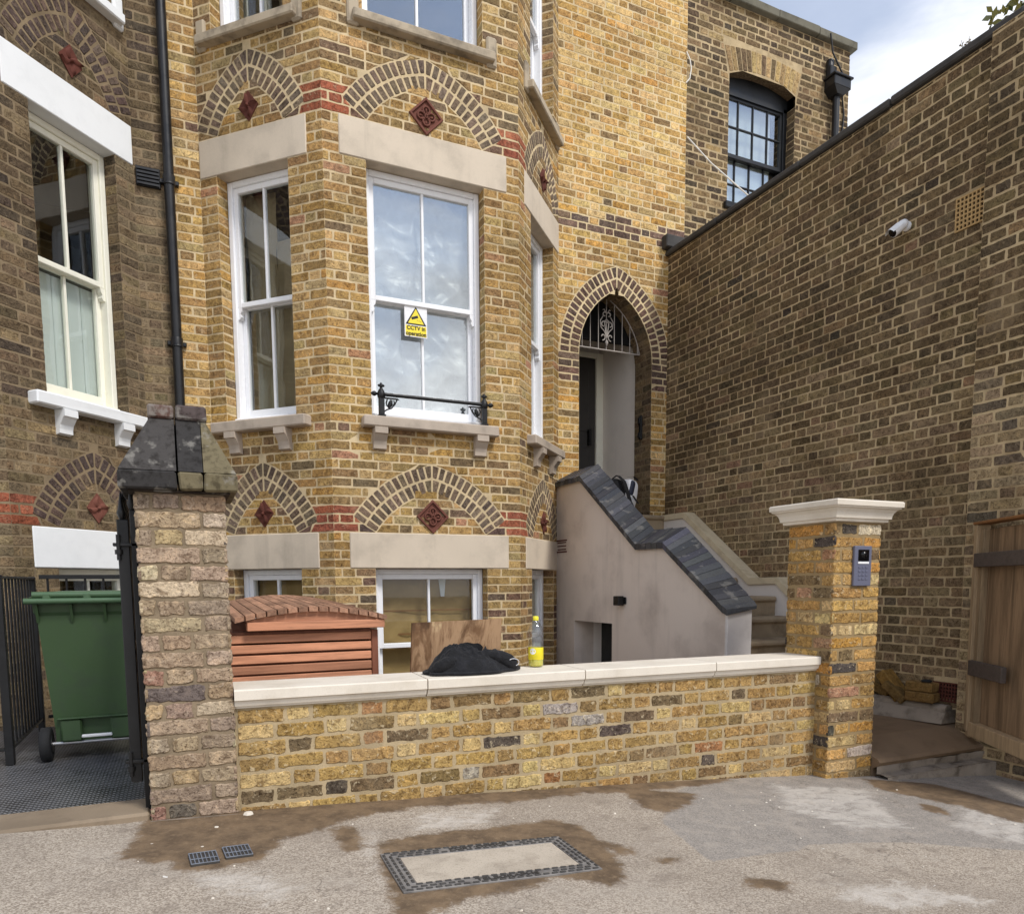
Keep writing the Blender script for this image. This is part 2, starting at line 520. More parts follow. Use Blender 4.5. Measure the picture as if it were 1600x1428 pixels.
def brickwall(mb, fr, u0, u1, z0, z1, pal, r, course=.075, joint=.0105, h=.002, jit=.0032, bond='flemish', holes=(), voids=(), mholes=(),
              ext=(0, 0), ch=.0028, S_=.216, H_=.102, ph=0.0, keep=None, sub=.045, mort=True, wob=.0, pj=None):
    """holes: (u0,u1,z0,z1) real openings; voids(z)-> list of (a,b) where no bricks; mholes(z) the same for mortar too"""
    n = int(math.ceil((z1 - z0) / course - 1e-6))
    for i in range(n):
        za = z0 + i * course; zb = min(z1, za + course)
        zm = (za + zb) / 2
        # mortar
        rects = [(a, b) for a, b, c, d in holes if c <= zm < d]
        if mort:
            cuts = sorted(set([za, zb] + [z for a, b, c, d in holes for z in (c, d) if za < z < zb]))
            for ca, cb in zip(cuts[:-1], cuts[1:]):
                m = (ca + cb) / 2
                ex = [(a, b) for a, b, c, d in holes if c <= m < d]
                if mholes:
                    ea, eb = mholes(ca + 1e-4), mholes(cb - 1e-4)
                    if len(ea) == len(eb):
                        # slanted ends
                        for k in range(len(ea)):
                            pass
                        segs_a = subtract((u0, u1), ex + ea); segs_b = subtract((u0, u1), ex + eb)
                        if len(segs_a) == len(segs_b):
                            for (p, q), (s, t) in zip(segs_a, segs_b):
                                mb.add([fr.P(p, 0, ca), fr.P(q, 0, ca), fr.P(t, 0, cb), fr.P(s, 0, cb)], [(0, 1, 2, 3)], (1, 1, 1), 1)
                            continue
                    ex = ex + mholes(m)
                for p, q in subtract((u0, u1), ex):
                    mb.add([fr.P(p, 0, ca), fr.P(q, 0, ca), fr.P(q, 0, cb), fr.P(p, 0, cb)], [(0, 1, 2, 3)], (1, 1, 1), 1)
        # bricks
        ya, yb = za + joint / 2, zb - joint / 2
        if yb - ya < .012: continue
        va = voids(ya) if voids else []; vb = voids(yb) if voids else []
        if len(va) != len(vb):
            va = vb = voids(zm)
            if voids:  # widest
                w = voids(ya) if len(voids(ya)) >= len(voids(yb)) else voids(yb)
                va = vb = w
        sa = subtract((u0 - ext[0], u1 + ext[1]), rects + va)
        sb = subtract((u0 - ext[0], u1 + ext[1]), rects + vb)
        if len(sa) != len(sb):
            sa = sb = subtract((u0 - ext[0], u1 + ext[1]), rects + (va if len(va) else vb))
        # joints along course
        pj_ = pj or joint; per = S_ + H_ + 2 * pj_
        edges = []
        if bond == 'flemish':
            x = u0 - per * 2 + ph + (per / 2 if i % 2 else 0) + r.uniform(-.012, .012)
            k = 0
            while x < u1 + .3:
                w = S_ if k % 2 == 0 else H_
                w += r.uniform(-.008, .008)
                edges.append((x, x + w)); x += w + pj_; k += 1
        elif bond == 'english':
            w0 = S_ if i % 2 else H_
            x = u0 - .5 + ph + (0 if i % 2 else -w0 / 2)
            while x < u1 + .3:
                w = w0 + r.uniform(-.006, .006)
                edges.append((x, x + w)); x += w + joint
        else:
            x = u0 - .6 + ph + (S_ / 2 if i % 2 else 0)
            while x < u1 + .3:
                w = S_ + r.uniform(-.006, .006)
                edges.append((x, x + w)); x += w + joint
        for (a0, a1), (b0, b1) in zip(sa, sb):
            lo = min(a0, b0); hi = max(a1, b1)
            ga = joint * .5 if a0 > u0 + 1e-4 - ext[0] * 2 else 0.0
            gb = joint * .5 if a1 < u1 - 1e-4 + ext[1] * 2 else 0.0
            row = []
            for p, q in edges:
                p2, q2 = max(p, lo), min(q, hi)
                if q2 - p2 > .01: row.append([p2, q2])
            # merge slivers at ends
            if len(row) > 1 and row[0][1] - row[0][0] < .045:
                row[1][0] = row[0][0]; row.pop(0)
            if len(row) > 1 and row[-1][1] - row[-1][0] < .045:
                row[-2][1] = row[-1][1]; row.pop()
            for k, (p, q) in enumerate(row):
                pa, pb, qa, qb = p, p, q, q
                if k == 0: pa, pb = a0, b0
                if k == len(row) - 1: qa, qb = a1, b1
                pa = max(pa, a0); pb = max(pb, b0); qa = min(qa, a1); qb = min(qb, b1)
                if max(qa - pa, qb - pb) < .02: continue
                if qa < pa: qa = pa = (qa + pa) / 2
                if qb < pb: qb = pb = (qb + pb) / 2
                um = (pa + qa + pb + qb) / 4
                c = pal(r, um, zm) if not isinstance(pal, Pal) else pal(r)
                dz0 = r.uniform(-.002, .002) if wob else 0
                brick_poly(mb, fr, [(pa, ya + dz0), (qa, ya + dz0 + r.uniform(-wob, wob)), (qb, yb + dz0 + r.uniform(-wob, wob)), (pb, yb + dz0)], h, c, r, jit, ch, sub)

# pointed two-centred arch: half span w at base z=0, apex height a, sagitta s
class Arch:
    def __init__(self, w, a, s=None, R=None):
        if R is None:
            c2 = w * w + a * a
            R = c2 / (8 * s) + s / 2
        c = sqrt(w * w + a * a)
        nx, ny = -a / c, w / c           # outward normal of the left chord
        mx, my = -w / 2, a / 2
        hgt = sqrt(max(0, R * R - c * c / 4))
        self.cx, self.cy = mx - nx * hgt, my - ny * hgt   # centre of the left arc
        self.R = R; self.w = w; self.a = a
    def half(self, z, dr=0.0):
        """half width at height z of the arc of radius R+dr; None if above apex"""
        R = self.R + dr
        k = R * R - (z - self.cy) ** 2
        if k < 0: return None
        x = self.cx - sqrt(k)
        return -x if x < 0 else None
    def ang(self, x, y):
        a = math.atan2(y - self.cy, x - self.cx)
        return a + 2 * pi if a < 0 else a

def ring(mb, fr, uc, zs, ar, rows, pal, r, vw=.065, joint=.0155, h=.0035, start=None, jit=.0015):
    """voussoirs; rows: list of (r0,r1) offsets from the inner arc"""
    for side in (-1, 1):
        for r0, r1 in rows:
            Rm = ar.R + (r0 + r1) / 2
            t0 = ar.ang(-ar.w, 0) if start is None else start   # base angle (left arc)
            # end where x=0 on the mid radius
            def endang(R):
                y = ar.cy + sqrt(max(0, R * R - ar.cx ** 2)); return math.atan2(y - ar.cy, -ar.cx)
            t1 = endang(Rm)
            n = max(3, int(round(abs(t0 - t1) * Rm / vw)))
            for k in range(n):
                a0 = t0 + (t1 - t0) * k / n; a1 = t0 + (t1 - t0) * (k + 1) / n
                g = joint / 2 / Rm * (1 if t0 > t1 else -1)
                q = []
                ai = ao = a1
                if k == n - 1: ai, ao = endang(ar.R + r0 + joint / 2), endang(ar.R + r1 - joint / 2)
                for R, a in ((ar.R + r0 + joint / 2, a0 - g), (ar.R + r1 - joint / 2, a0 - g), (ar.R + r1 - joint / 2, ao + g), (ar.R + r0 + joint / 2, ai + g)):
                    x = ar.cx + R * cos(a); y = ar.cy + R * sin(a)
                    q.append((min(x, -joint * .4), y))
                if q[0][0] == q[3][0] and q[1][0] == q[2][0]: continue
                pts = [(uc + (x if side < 0 else -x), zs + y) for x, y in q]
                ar2 = sum(pts[i][0] * pts[(i + 1) % 4][1] - pts[(i + 1) % 4][0] * pts[i][1] for i in range(4))
                if ar2 < 0: pts = pts[::-1]
                brick_poly(mb, fr, pts, h, pal(r), r, jit, .004, .08)

P_BAY = Pal([(5, (172, 138, 82)), (4, (160, 127, 73)), (3, (184, 152, 98)), (2.4, (148, 117, 72)), (.15, (122, 102, 76)), (.4, (176, 130, 96)), (1.6, (168, 144, 98)), (1, (178, 136, 68))], 1.02, .08)
P_BAYDARK = Pal([(3, (148, 121, 78)), (3, (132, 108, 74)), (1.4, (116, 98, 74)), (1, (166, 136, 84)), (.4, (120, 97, 78))], 1.0, .08)
P_BAYLOW = Pal([(3, (160, 130, 80)), (2, (134, 107, 76)), (1.6, (116, 90, 74)), (1, (178, 146, 92)), (.5, (104, 88, 72))], 1.0, .1)
P_DOOR = Pal([(5, (206, 167, 100)), (4, (192, 152, 86)), (3, (214, 181, 118)), (1.5, (174, 138, 80)), (.4, (140, 114, 76)), (1, (204, 154, 74))], 1.02, .1)
P_PURPLE = Pal([(3, (112, 86, 74)), (2, (102, 79, 70)), (1, (126, 102, 84)), (1, (96, 78, 70))])
P_RINGB = Pal([(3, (122, 104, 86)), (3, (112, 95, 80)), (1, (132, 112, 92)), (.5, (102, 87, 76))], 1.05, .2)
P_RED = Pal([(3, (160, 88, 62)), (2, (146, 80, 58)), (1, (172, 102, 72))], .98, .12)
P_LEFT = Pal([(4, (98, 81, 58)), (3, (88, 73, 54)), (2, (112, 93, 66)), (1.4, (78, 66, 53)), (.8, (126, 104, 72)), (.6, (72, 62, 52))], 1.18, .24)
P_LEFTLOW = Pal([(3, (118, 98, 69)), (2, (104, 87, 63)), (2, (132, 110, 76)), (.7, (92, 78, 60))], 1.18, .24)
P_LEFTB = Pal([(3, (114, 97, 71)), (3, (106, 90, 66)), (1, (126, 106, 76)), (.6, (96, 82, 62))], 1.18, .24)
P_RINGL = Pal([(3, (92, 74, 68)), (3, (82, 68, 64)), (1, (104, 86, 74))])
P_RW_TOP = Pal([(5, (98, 80, 54)), (4, (90, 74, 51)), (2, (108, 90, 60)), (1.2, (82, 69, 50)), (.5, (120, 99, 66)), (.15, (66, 58, 48))], 1.22, .2)
P_RW_LOW = Pal([(5, (118, 98, 69)), (4, (110, 92, 65)), (2, (126, 106, 76)), (.5, (98, 83, 62)), (.3, (122, 94, 70))], 1.32, .2)
P_PIERR = Pal([(3, (134, 113, 83)), (2, (118, 100, 76)), (1, (148, 127, 95)), (.6, (96, 83, 68)), (.06, (148, 100, 80))], 1.25, .2)
P_DB = Pal([(4, (112, 92, 62)), (3, (98, 80, 58)), (2, (132, 108, 72)), (1.5, (80, 68, 54)), (1, (160, 132, 86))])
P_FRONT = Pal([(5, (184, 148, 82)), (4, (170, 134, 74)), (2, (144, 115, 74)), (2, (204, 174, 112)), (1.3, (124, 103, 76)), (.5, (170, 118, 70)), (.5, (166, 158, 146)), (.3, (98, 86, 76))], .90, .14)
P_LP = Pal([(4, (172, 146, 116)), (3, (160, 134, 108)), (2, (150, 126, 104)), (1, (184, 154, 104)), (.4, (176, 148, 126)), (.2, (168, 120, 98)), (.7, (112, 98, 90)), (1, (190, 172, 138))], 1.0, .3)
P_RP = Pal([(4, (190, 148, 78)), (3, (174, 134, 72)), (2, (204, 174, 116)), (1.3, (130, 106, 74)), (.7, (178, 134, 98)), (.8, (206, 192, 170)), (.6, (84, 77, 71)), (1, (194, 142, 60))], .95, .14)
# ================================================================== levels and frames
L1B, L1T, SILL_B, SILL_T, L2B, L2T, US_B, US_T, UPT = 1.185, 1.485, 2.355, 2.445, 4.485, 4.785, 5.49, 5.565, 7.4
ZB, ZT = -1.215, 7.95
YD = 7.04
ICX = .33; CX0 = 1.2; CX1 = 2.92; YB = 6.17
ICR = CX1 + (YD - YB)
SL = (YD - YB) / SQ                      # side length 1.230
F_FRONT = Fr((CX0, YB, 0), (1, 0, 0))
F_LEFT = Fr((ICX, YD, 0), (SQ, -SQ, 0))
F_RIGHT = Fr((CX1, YB, 0), (SQ, SQ, 0))
F_DOOR = Fr((ICR, YD, 0), (1, 0, 0))
LHX = -.18
F_LHR = Fr((LHX - (YD - YB), YB, 0), (SQ, SQ, 0))
F_LHF = Fr((LHX - (YD - YB) - 1.72, YB, 0), (1, 0, 0))

def ring_voids(uc, zs, ar, th=.24):
    t0 = ar.ang(-ar.w, 0)
    tipx = -(ar.cx + (ar.R + th) * cos(t0)); tipz = ar.cy + (ar.R + th) * sin(t0)
    def f(z):
        y = z - zs
        if y < 0: return []
        ho = ar.half(y, th)
        if ho is None: return []
        if y < tipz:
            ho = min(ho, ar.w + (tipx - ar.w) * y / tipz)
        hi = ar.half(y)
        if hi is None or y >= ar.a: return [(uc - ho, uc + ho)]
        return [(uc - ho, uc - hi), (uc + hi, uc + ho)]
    return f

A_FRONT = Arch(.505, .358, R=.815)
A_SIDE = Arch(.33, .36, s=.045)
ROWS2 = [(0, .117), (.119, .238)]

def face_pal(length, redL, redR, uc, lower_dark=True):
    def f(r, u, z):
        for zb in (L1T, L2T):
            if zb < z < zb + .226:
                if (redL and u < .2) or (redR and u > length - .2): return P_RED(r)
                if (redL and u < .33) or (redR and u > length - .33): return P_PURPLE(r)
        if z < L1B: return P_BAYLOW(r) if r.random() < .75 else P_BAY(r)
        if z > L2T and r.random() < .5: return P_BAYDARK(r)
        if L1T < z < SILL_B and r.random() < .35: return P_BAYDARK(r)
        return P_BAY(r)
    return f

# (centre, opening u0,u1, lintel u0,u1, sill u0,u1, bracket centres)
SPEC_F = dict(uc=.865, o=(.345, 1.385), l=(.13, 1.6), s=(.255, 1.475), b=(.40, 1.315), ar=A_FRONT, L=CX1 - CX0)
SPEC_S = dict(uc=.697, o=(.335, 1.055), l=(.148, 1.225), s=(.185, 1.16), b=(.44, .955), ar=A_SIDE, L=SL)
def mirror(sp):
    L = sp['L']; d = dict(sp)
    d['uc'] = L - sp['uc']
    for k in 'ols': d[k] = (L - sp[k][1], L - sp[k][0])
    d['b'] = (L - sp['b'][1], L - sp['b'][0])
    return d
SPEC_SL = mirror(SPEC_S)

def openings(sp):
    a, b = sp['o']
    return [(a, b, -.6, L1B + .01), (a, b, SILL_T - .01, L2B + .01), (a, b, US_T, UPT)]

def do_face(mb, mba, fr, sp, pal, ringpal, seed, ext, red=True):
    r = random.Random(seed)
    v1 = ring_voids(sp['uc'], L1T, sp['ar']); v2 = ring_voids(sp['uc'], L2T, sp['ar'])
    lint = [(sp['l'][0], sp['l'][1], L1B, L1T), (sp['l'][0], sp['l'][1], L2B, L2T)]
    def voids(z):
        out = v1(z) + v2(z)
        for a, b, c, d in lint:
            if c <= z <= d: out.append((a, b))
        return sorted(out)
    brickwall(mb, fr, 0, sp['L'], ZB, ZT, pal, r, holes=openings(sp), voids=voids, ext=ext)
    for (z0, z1) in ((-.6, L1B), (SILL_T, L2B), (US_T, UPT)):
        jz0 = ZB + .075 * math.floor((z0 - ZB) / .075)
        for side, u in ((1, sp['o'][0]), (-1, sp['o'][1])):
            j = fr.jamb(u, side, .12)
            brickwall(mb, j, 0, .12, jz0, z1, lambda rr, u_, z_: pal(rr, sp['o'][0] - .1, z_), r, S_=.2, H_=.09, bond='run', ext=(0, 0))
    for zs in (L1T, L2T):
        m2 = mba.get(zs)
        ring(m2, fr, sp['uc'], zs, sp['ar'], ROWS2, ringpal, r)

def lintel(parent, fr, sp, z0, z1, mat):
    mb = MB(); mb.cbox(sp['l'][0], .009, z0, sp['l'][1], -.22, z1, .006, fr=fr)
    return mb.build('lintel', mat, parent)

def sill(parent, fr, sp, zb, zt, mat, proj=.1, brackets=True, ears=False):
    mb = MB()
    a, b = sp['s']
    mb.cbox(a, proj, zb, b, -.13, zt, .01, fr=fr, jit=.003)
    if ears:
        mb.cbox(a - .035, .03, zb - .02, a + .06, -.05, zt + .15, .015, fr=fr)
        mb.cbox(b - .06, .03, zb - .02, b + .035, -.05, zt + .15, .015, fr=fr)
    s = mb.build('window_sill', mat, parent)
    if brackets:
        for bc in sp['b']:
            m = MB()
            prof = [(0, zb - .002), (.105, zb - .002), (.105, zb - .052), (.088, zb - .058), (.072, zb - .08), (.05, zb - .11), (.042, zb - .14), (.04, zb - .17), (0, zb - .18)]
            m.prism(prof, bc - .055, bc + .055, lambda p, q, w: fr.P(w, p, q))
            m.build('bracket', mat, s)
    return s

def ftube(mb, fr, pts, r, n=8):
    mb.tube([fr.P(*p) for p in pts], r, n)

def tile_front(parent, fr, uc, zc, hd, mat):
    mb = MB()
    def P(a, b, d): return fr.P(uc + a, d, zc + b)
    dd = .012
    # diamond plate with raised border
    def ringd(r0, d): return [P(-r0, 0, d), P(0, -r0, d), P(r0, 0, d), P(0, r0, d)]
    levels = [(hd, -.01), (hd, .014), (hd * .97, .020), (hd * .84, .020), (hd * .80, .003), (hd * .70, .003)]
    vs = []
    for r0, d in levels: vs += ringd(r0, d)
    fs = []
    for k in range(len(levels) - 1):
        for i in range(4):
            fs.append([k * 4 + i, k * 4 + (i + 1) % 4, (k + 1) * 4 + (i + 1) % 4, (k + 1) * 4 + i])
    fs.append([len(vs) - 4 + i for i in range(4)])
    mb.add(vs, fs)
    k = hd / .148
    for a in range(4):
        t = a * pi / 2
        c = (cos(t) * .044 * k, sin(t) * .044 * k)
        pts = [P(c[0] + .029 * k * cos(t + w), c[1] + .029 * k * sin(t + w), .012) for w in [x * pi / 8 - pi * .8 for x in range(0, 14)]]
        mb.tube(pts, .0085 * k, 6)
        mb.tube([P(c[0] * .8, c[1] * .8, .006), P(c[0] * 1.25, c[1] * 1.25, .008), P(c[0] * 1.45, c[1] * 1.45, .004)], [.004, .011 * k, .002], 6)
        e = t + pi / 4
        mb.tube([P(cos(e) * .012 * k, sin(e) * .012 * k, .012), P(cos(e) * .03 * k, sin(e) * .03 * k, .014), P(cos(e) * .046 * k, sin(e) * .046 * k, .008)], [.004, .008 * k, .002], 6)
    pts = [P(.012 * k * cos(x * pi / 6), .012 * k * sin(x * pi / 6), .014) for x in range(13)]
    mb.tube(pts, .006 * k, 6)
    return mb.build('decorative_tile', mat, parent)

def tile_side(parent, fr, uc, zc, mat):
    mb = MB()
    def P(a, b, d): return fr.P(uc + a, d, zc + b)
    for a in range(4):
        t = pi / 2 * a + .12
        # pinwheel petal
        n = 10; vs = []; L = .092
        for i in range(n + 1):
            s = i / n
            w = .026 * max(0, sin(pi * min(1, s * 1.02))) ** .7
            cx, cy = cos(t) * L * s, sin(t) * L * s
            nx, ny = -sin(t), cos(t)
            sw = .016 * sin(pi * s)
            cx += nx * sw; cy += ny * sw
            vs += [P(cx - nx * w, cy - ny * w, .008), P(cx, cy, .024 + .012 * s), P(cx + nx * w, cy + ny * w, .006)]
        fs = []
        for i in range(n):
            for k in (0, 1):
                fs.append([i * 3 + k, i * 3 + k + 1, i * 3 + k + 4, i * 3 + k + 3])
        mb.add(vs, fs, smooth=True)
    mb.tube([P(0, 0, .0), P(0, 0, .03), P(0, 0, .04)], [.016, .014, .004], 10)
    mb.prism([(-.098, 0), (0, -.118), (.098, 0), (0, .118)], -.01, .010, lambda p, q, w: P(p, q, w))
    return mb.build('decorative_tile', mat, parent)

def window(parent, fr, u0, u1, z0, z1, paint, glass, meet=.5, bars=1, rec=.115, cill=.06, horns=True, up_glass=None):
    """box sash window: frame > two sashes, two panes of glass"""
    mb = MB()
    d0 = -rec; fw = .05
    mb.cbox(u0 + .003, d0, z0, u0 + fw, d0 - .14, z1 - .003, .005, fr=fr)
    mb.cbox(u1 - fw, d0, z0, u1 - .003, d0 - .14, z1 - .003, .005, fr=fr)
    mb.cbox(u0 + fw, d0, z1 - fw, u1 - fw, d0 - .14, z1 - .003, .005, fr=fr)
    mb.cbox(u0 + .003, d0 + .03, z0, u1 - .003, d0 - .14, z0 + cill, .008, fr=fr)
    w = mb.build('window', paint, parent)
    a, b = u0 + fw, u1 - fw
    zt = z1 - fw; zb = z0 + cill
    zm = zb + (zt - zb) * meet
    st = .042
    um = (a + b) / 2
    def sash(za, zc, d, bot, top, hor):
        m = MB(); t = .045
        m.cbox(a, d, za, a + st, d - t, zc, .004, fr=fr); m.cbox(b - st, d, za, b, d - t, zc, .004, fr=fr)
        m.cbox(a + st, d, za, b - st, d - t, za + bot, .004, fr=fr); m.cbox(a + st, d, zc - top, b - st, d - t, zc, .004, fr=fr)
        for k in range(bars):
            uu = a + (b - a) * (k + 1) / (bars + 1)
            m.cbox(uu - .011, d - .004, za + bot, uu + .011, d - t + .004, zc - top, .004, fr=fr)
        if hor:
            for uu in (a, b - st):
                prof = [(0, 0), (st, 0), (st * .9, -.03), (st * .55, -.05), (st * .75, -.075), (st * .4, -.095), (0, -.095)]
                if uu != a: prof = [(st - p, q) for p, q in prof][::-1]
                m.prism([(uu + p, za + q) for p, q in prof], d, d - t, lambda p, q, w_: fr.P(p, w_, q))
        return m.build('sash', paint, w)
    sash(zm - .02, zt, d0 - .02, .042, .045, horns)
    sash(zb, zm + .02, d0 - .072, .085, .042, False)
    for za, zc, d, g in ((zm, zt, d0 - .043, up_glass or glass), (zb, zm, d0 - .095, glass)):
        m = MB(); m.box(a + .02, d, za + .01, b - .02, d - .004, zc - .01, fr=fr)
        m.build('glass_pane', g, w)
    return w, (a, b, zb, zm, zt)

# ================================================================== THE TERRACED HOUSE
house = thing('terraced_house', 'yellow brick terraced house with white sash bay windows and a pointed arch doorway', 'house', (2.06, 6.6, ZB))
wb = MB()
rings = {k: {L1T: MB(), L2T: MB()} for k in 'FLR'}
hx = .004 * .4
do_face(wb, rings['F'], F_FRONT, SPEC_F, face_pal(SPEC_F['L'], True, True, .865), P_RINGB, 1, (hx, hx))
do_face(wb, rings['L'], F_LEFT, SPEC_SL, face_pal(SL, False, True, .6), P_RINGB, 2, (0, hx))
do_face(wb, rings['R'], F_RIGHT, SPEC_S, face_pal(SL, True, False, .6), P_RINGB, 3, (hx, 0))
# strip of house wall between the downpipe and the bay
F_STRIP = Fr((.07, YD, 0), (1, 0, 0))
def strip_pal(r, u, z):
    if L2T < z < L2T + .226 or L1T < z < L1T + .2: return P_PURPLE(r) if r.random() < .8 else P_BAY(r)
    return P_BAY(r) if r.random() < .75 else P_DOOR(r)
brickwall(wb, F_STRIP, 0, ICX - .07, ZB, ZT, strip_pal, random.Random(4))
# door wall
DU = .727; DW = .4725; DF = 1.80; DS = 3.511
A_DOOR = Arch(DW, .722, R=.783)
def door_mhole(z):
    if z < DF: return []
    if z < DS: return [(DU - DW, DU + DW)]
    h = A_DOOR.half(z - DS)
    return [] if h is None or z > DS + .722 else [(DU - h, DU + h)]
def door_void(z):
    if z < DF: return []
    if z < DS: return [(DU - DW, DU + DW)]
    h = A_DOOR.half(z - DS, .24)
    return [] if h is None else [(DU - h, DU + h)]
def door_pal(r, u, z):
    if 4.785 < z < 4.94: return P_PURPLE(r) if r.random() < .85 else P_DOOR(r)
    if 4.94 < z < 5.01 and u > .25: return P_PURPLE(r) if r.random() < .6 else P_DOOR(r)
    if DS - .3 < z < DS and (u < .26 or u > 1.19): return P_PURPLE(r)
    if z > 5.2: return P_DOOR(r)
    return P_DOOR(r) if r.random() < .65 else P_BAY(r)
DL = 5.415 - ICR
wd = MB()
brickwall(wd, F_DOOR, 0, DL, ZB, 9.3, door_pal, random.Random(5), voids=door_void, mholes=door_mhole)
rd = MB()
ring(rd, F_DOOR, DU, DS, A_DOOR, ROWS2, P_PURPLE, random.Random(6))
# jambs of the doorway
jr = MB()
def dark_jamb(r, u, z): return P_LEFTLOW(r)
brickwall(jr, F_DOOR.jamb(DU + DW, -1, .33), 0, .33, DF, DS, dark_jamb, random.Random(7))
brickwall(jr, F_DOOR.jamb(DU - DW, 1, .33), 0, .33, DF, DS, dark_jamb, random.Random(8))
class FrX:
    def __init__(self, o, u, n, w): self.o, self.u, self.n, self.w = V3(o), V3(u), V3(n), V3(w)
    def P(self, u, d, z): return self.o + self.u * u + self.n * d + self.w * z
for side in (-1, 1):
    t0 = A_DOOR.ang(-DW, 0); t1 = math.atan2(.722 - A_DOOR.cy, -A_DOOR.cx)
    n = 13; rr = random.Random(9 + side)
    for k in range(n):
        a0 = t0 + (t1 - t0) * k / n; a1 = t0 + (t1 - t0) * (k + 1) / n
        p = [(A_DOOR.cx + A_DOOR.R * cos(a), A_DOOR.cy + A_DOOR.R * sin(a)) for a in (a0, a1)]
        q = [F_DOOR.P(DU + (x if side < 0 else -x), 0, DS + y) for x, y in p]
        w = (q[1] - q[0]); L = w.length; w.normalize()
        inn = V3((0, 1, 0))
        nn = (F_DOOR.P(DU, 0, DS - .1) - q[0]); nn.y = 0; nn = (nn - w * nn.dot(w)).normalized()
        f = FrX(q[0], inn, nn, w)
        jr.add([f.P(0, 0, 0), f.P(.33, 0, 0), f.P(.33, 0, L), f.P(0, 0, L)], [(0, 1, 2, 3)], (1, 1, 1), 1)
        cuts = [0, .11, .33] if k % 2 else [0, .22, .33]
        for c0, c1 in zip(cuts[:-1], cuts[1:]):
            brick_poly(jr, f, [(c0 + .005, .005), (c1 - .005, .005), (c1 - .005, L - .005), (c0 + .005, L - .005)], .004, P_LEFTLOW(rr), rr)
w_o = wb.build('wall', [M['brick_bay'], M['mort_bay']], house)
w_d = wd.build('wall', [M['brick_bay'], M['mort_door']], house)
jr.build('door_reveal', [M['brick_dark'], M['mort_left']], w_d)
for k in 'FLR':
    for z in (L1T, L2T): rings[k][z].build('brick_arch', [M['brick_dark']], house)
rd.build('brick_arch', [M['brick_dark']], house)
for fr, sp in ((F_FRONT, SPEC_F), (F_LEFT, SPEC_SL), (F_RIGHT, SPEC_S)):
    lintel(house, fr, sp, L1B, L1T, M['stone']); lintel(house, fr, sp, L2B, L2T, M['stone'])
    sill(house, fr, sp, SILL_B, SILL_T, M['stone_sill'])
    sill(house, fr, sp, US_B, US_T, M['stone_dirty'], .085, False, True)
tile_front(house, F_FRONT, .865, 4.935, .150, M['terracotta'])
tile_front(house, F_FRONT, .865, 1.635, .148, M['terracotta'])
for fr, sp in ((F_LEFT, SPEC_SL), (F_RIGHT, SPEC_S)):
    tile_side(house, fr, sp['uc'], 4.955, M['terracotta_dark']); tile_side(house, fr, sp['uc'], 1.66, M['terracotta_dark'])

def sheet(parent, fr, a, b, z0, z1, d, mat, amp, seed, name, nu=28, nv=36):
    mb = MB()
    def P(s, t):
        u = a + (b - a) * s; z = z0 + (z1 - z0) * t
        q = V3((u * 2.1 + seed, z * 3.2, seed * 1.7))
        h = noise.noise(q) + .4 * noise.noise(q * 4)
        for k, (ax, az, sc) in enumerate(((1.0, .35, 2.3), (.5, 1.0, 2.9), (-.7, .9, 4.1))):
            n_ = noise.noise(V3((u * ax * sc + z * az * sc * .6, (z * ax - u * az) * sc * .45, seed * 3 + k * 7)))
            h += (1 - min(1, abs(n_) * 3.2)) ** 2.2 * (.55, .6, .4)[k]
        return fr.P(u, d + amp * h, z)
    mb.grid(P, nu, nv)
    return mb.build(name, mat, parent)

M['film'] = None
def film_mat():
    t = NT('protective_film')
    n = t.noise(t.coord(), 3, 4, .6)
    c = t.mix(t.ramp(n, .35, .7), lin((160, 161, 164)), lin((196, 196, 196)))
    return t.pbr(c, .32, t.bump(t.noise(t.coord(), 7, 4, .5, .8), .6, .03), spec=.6)
M['film'] = film_mat()

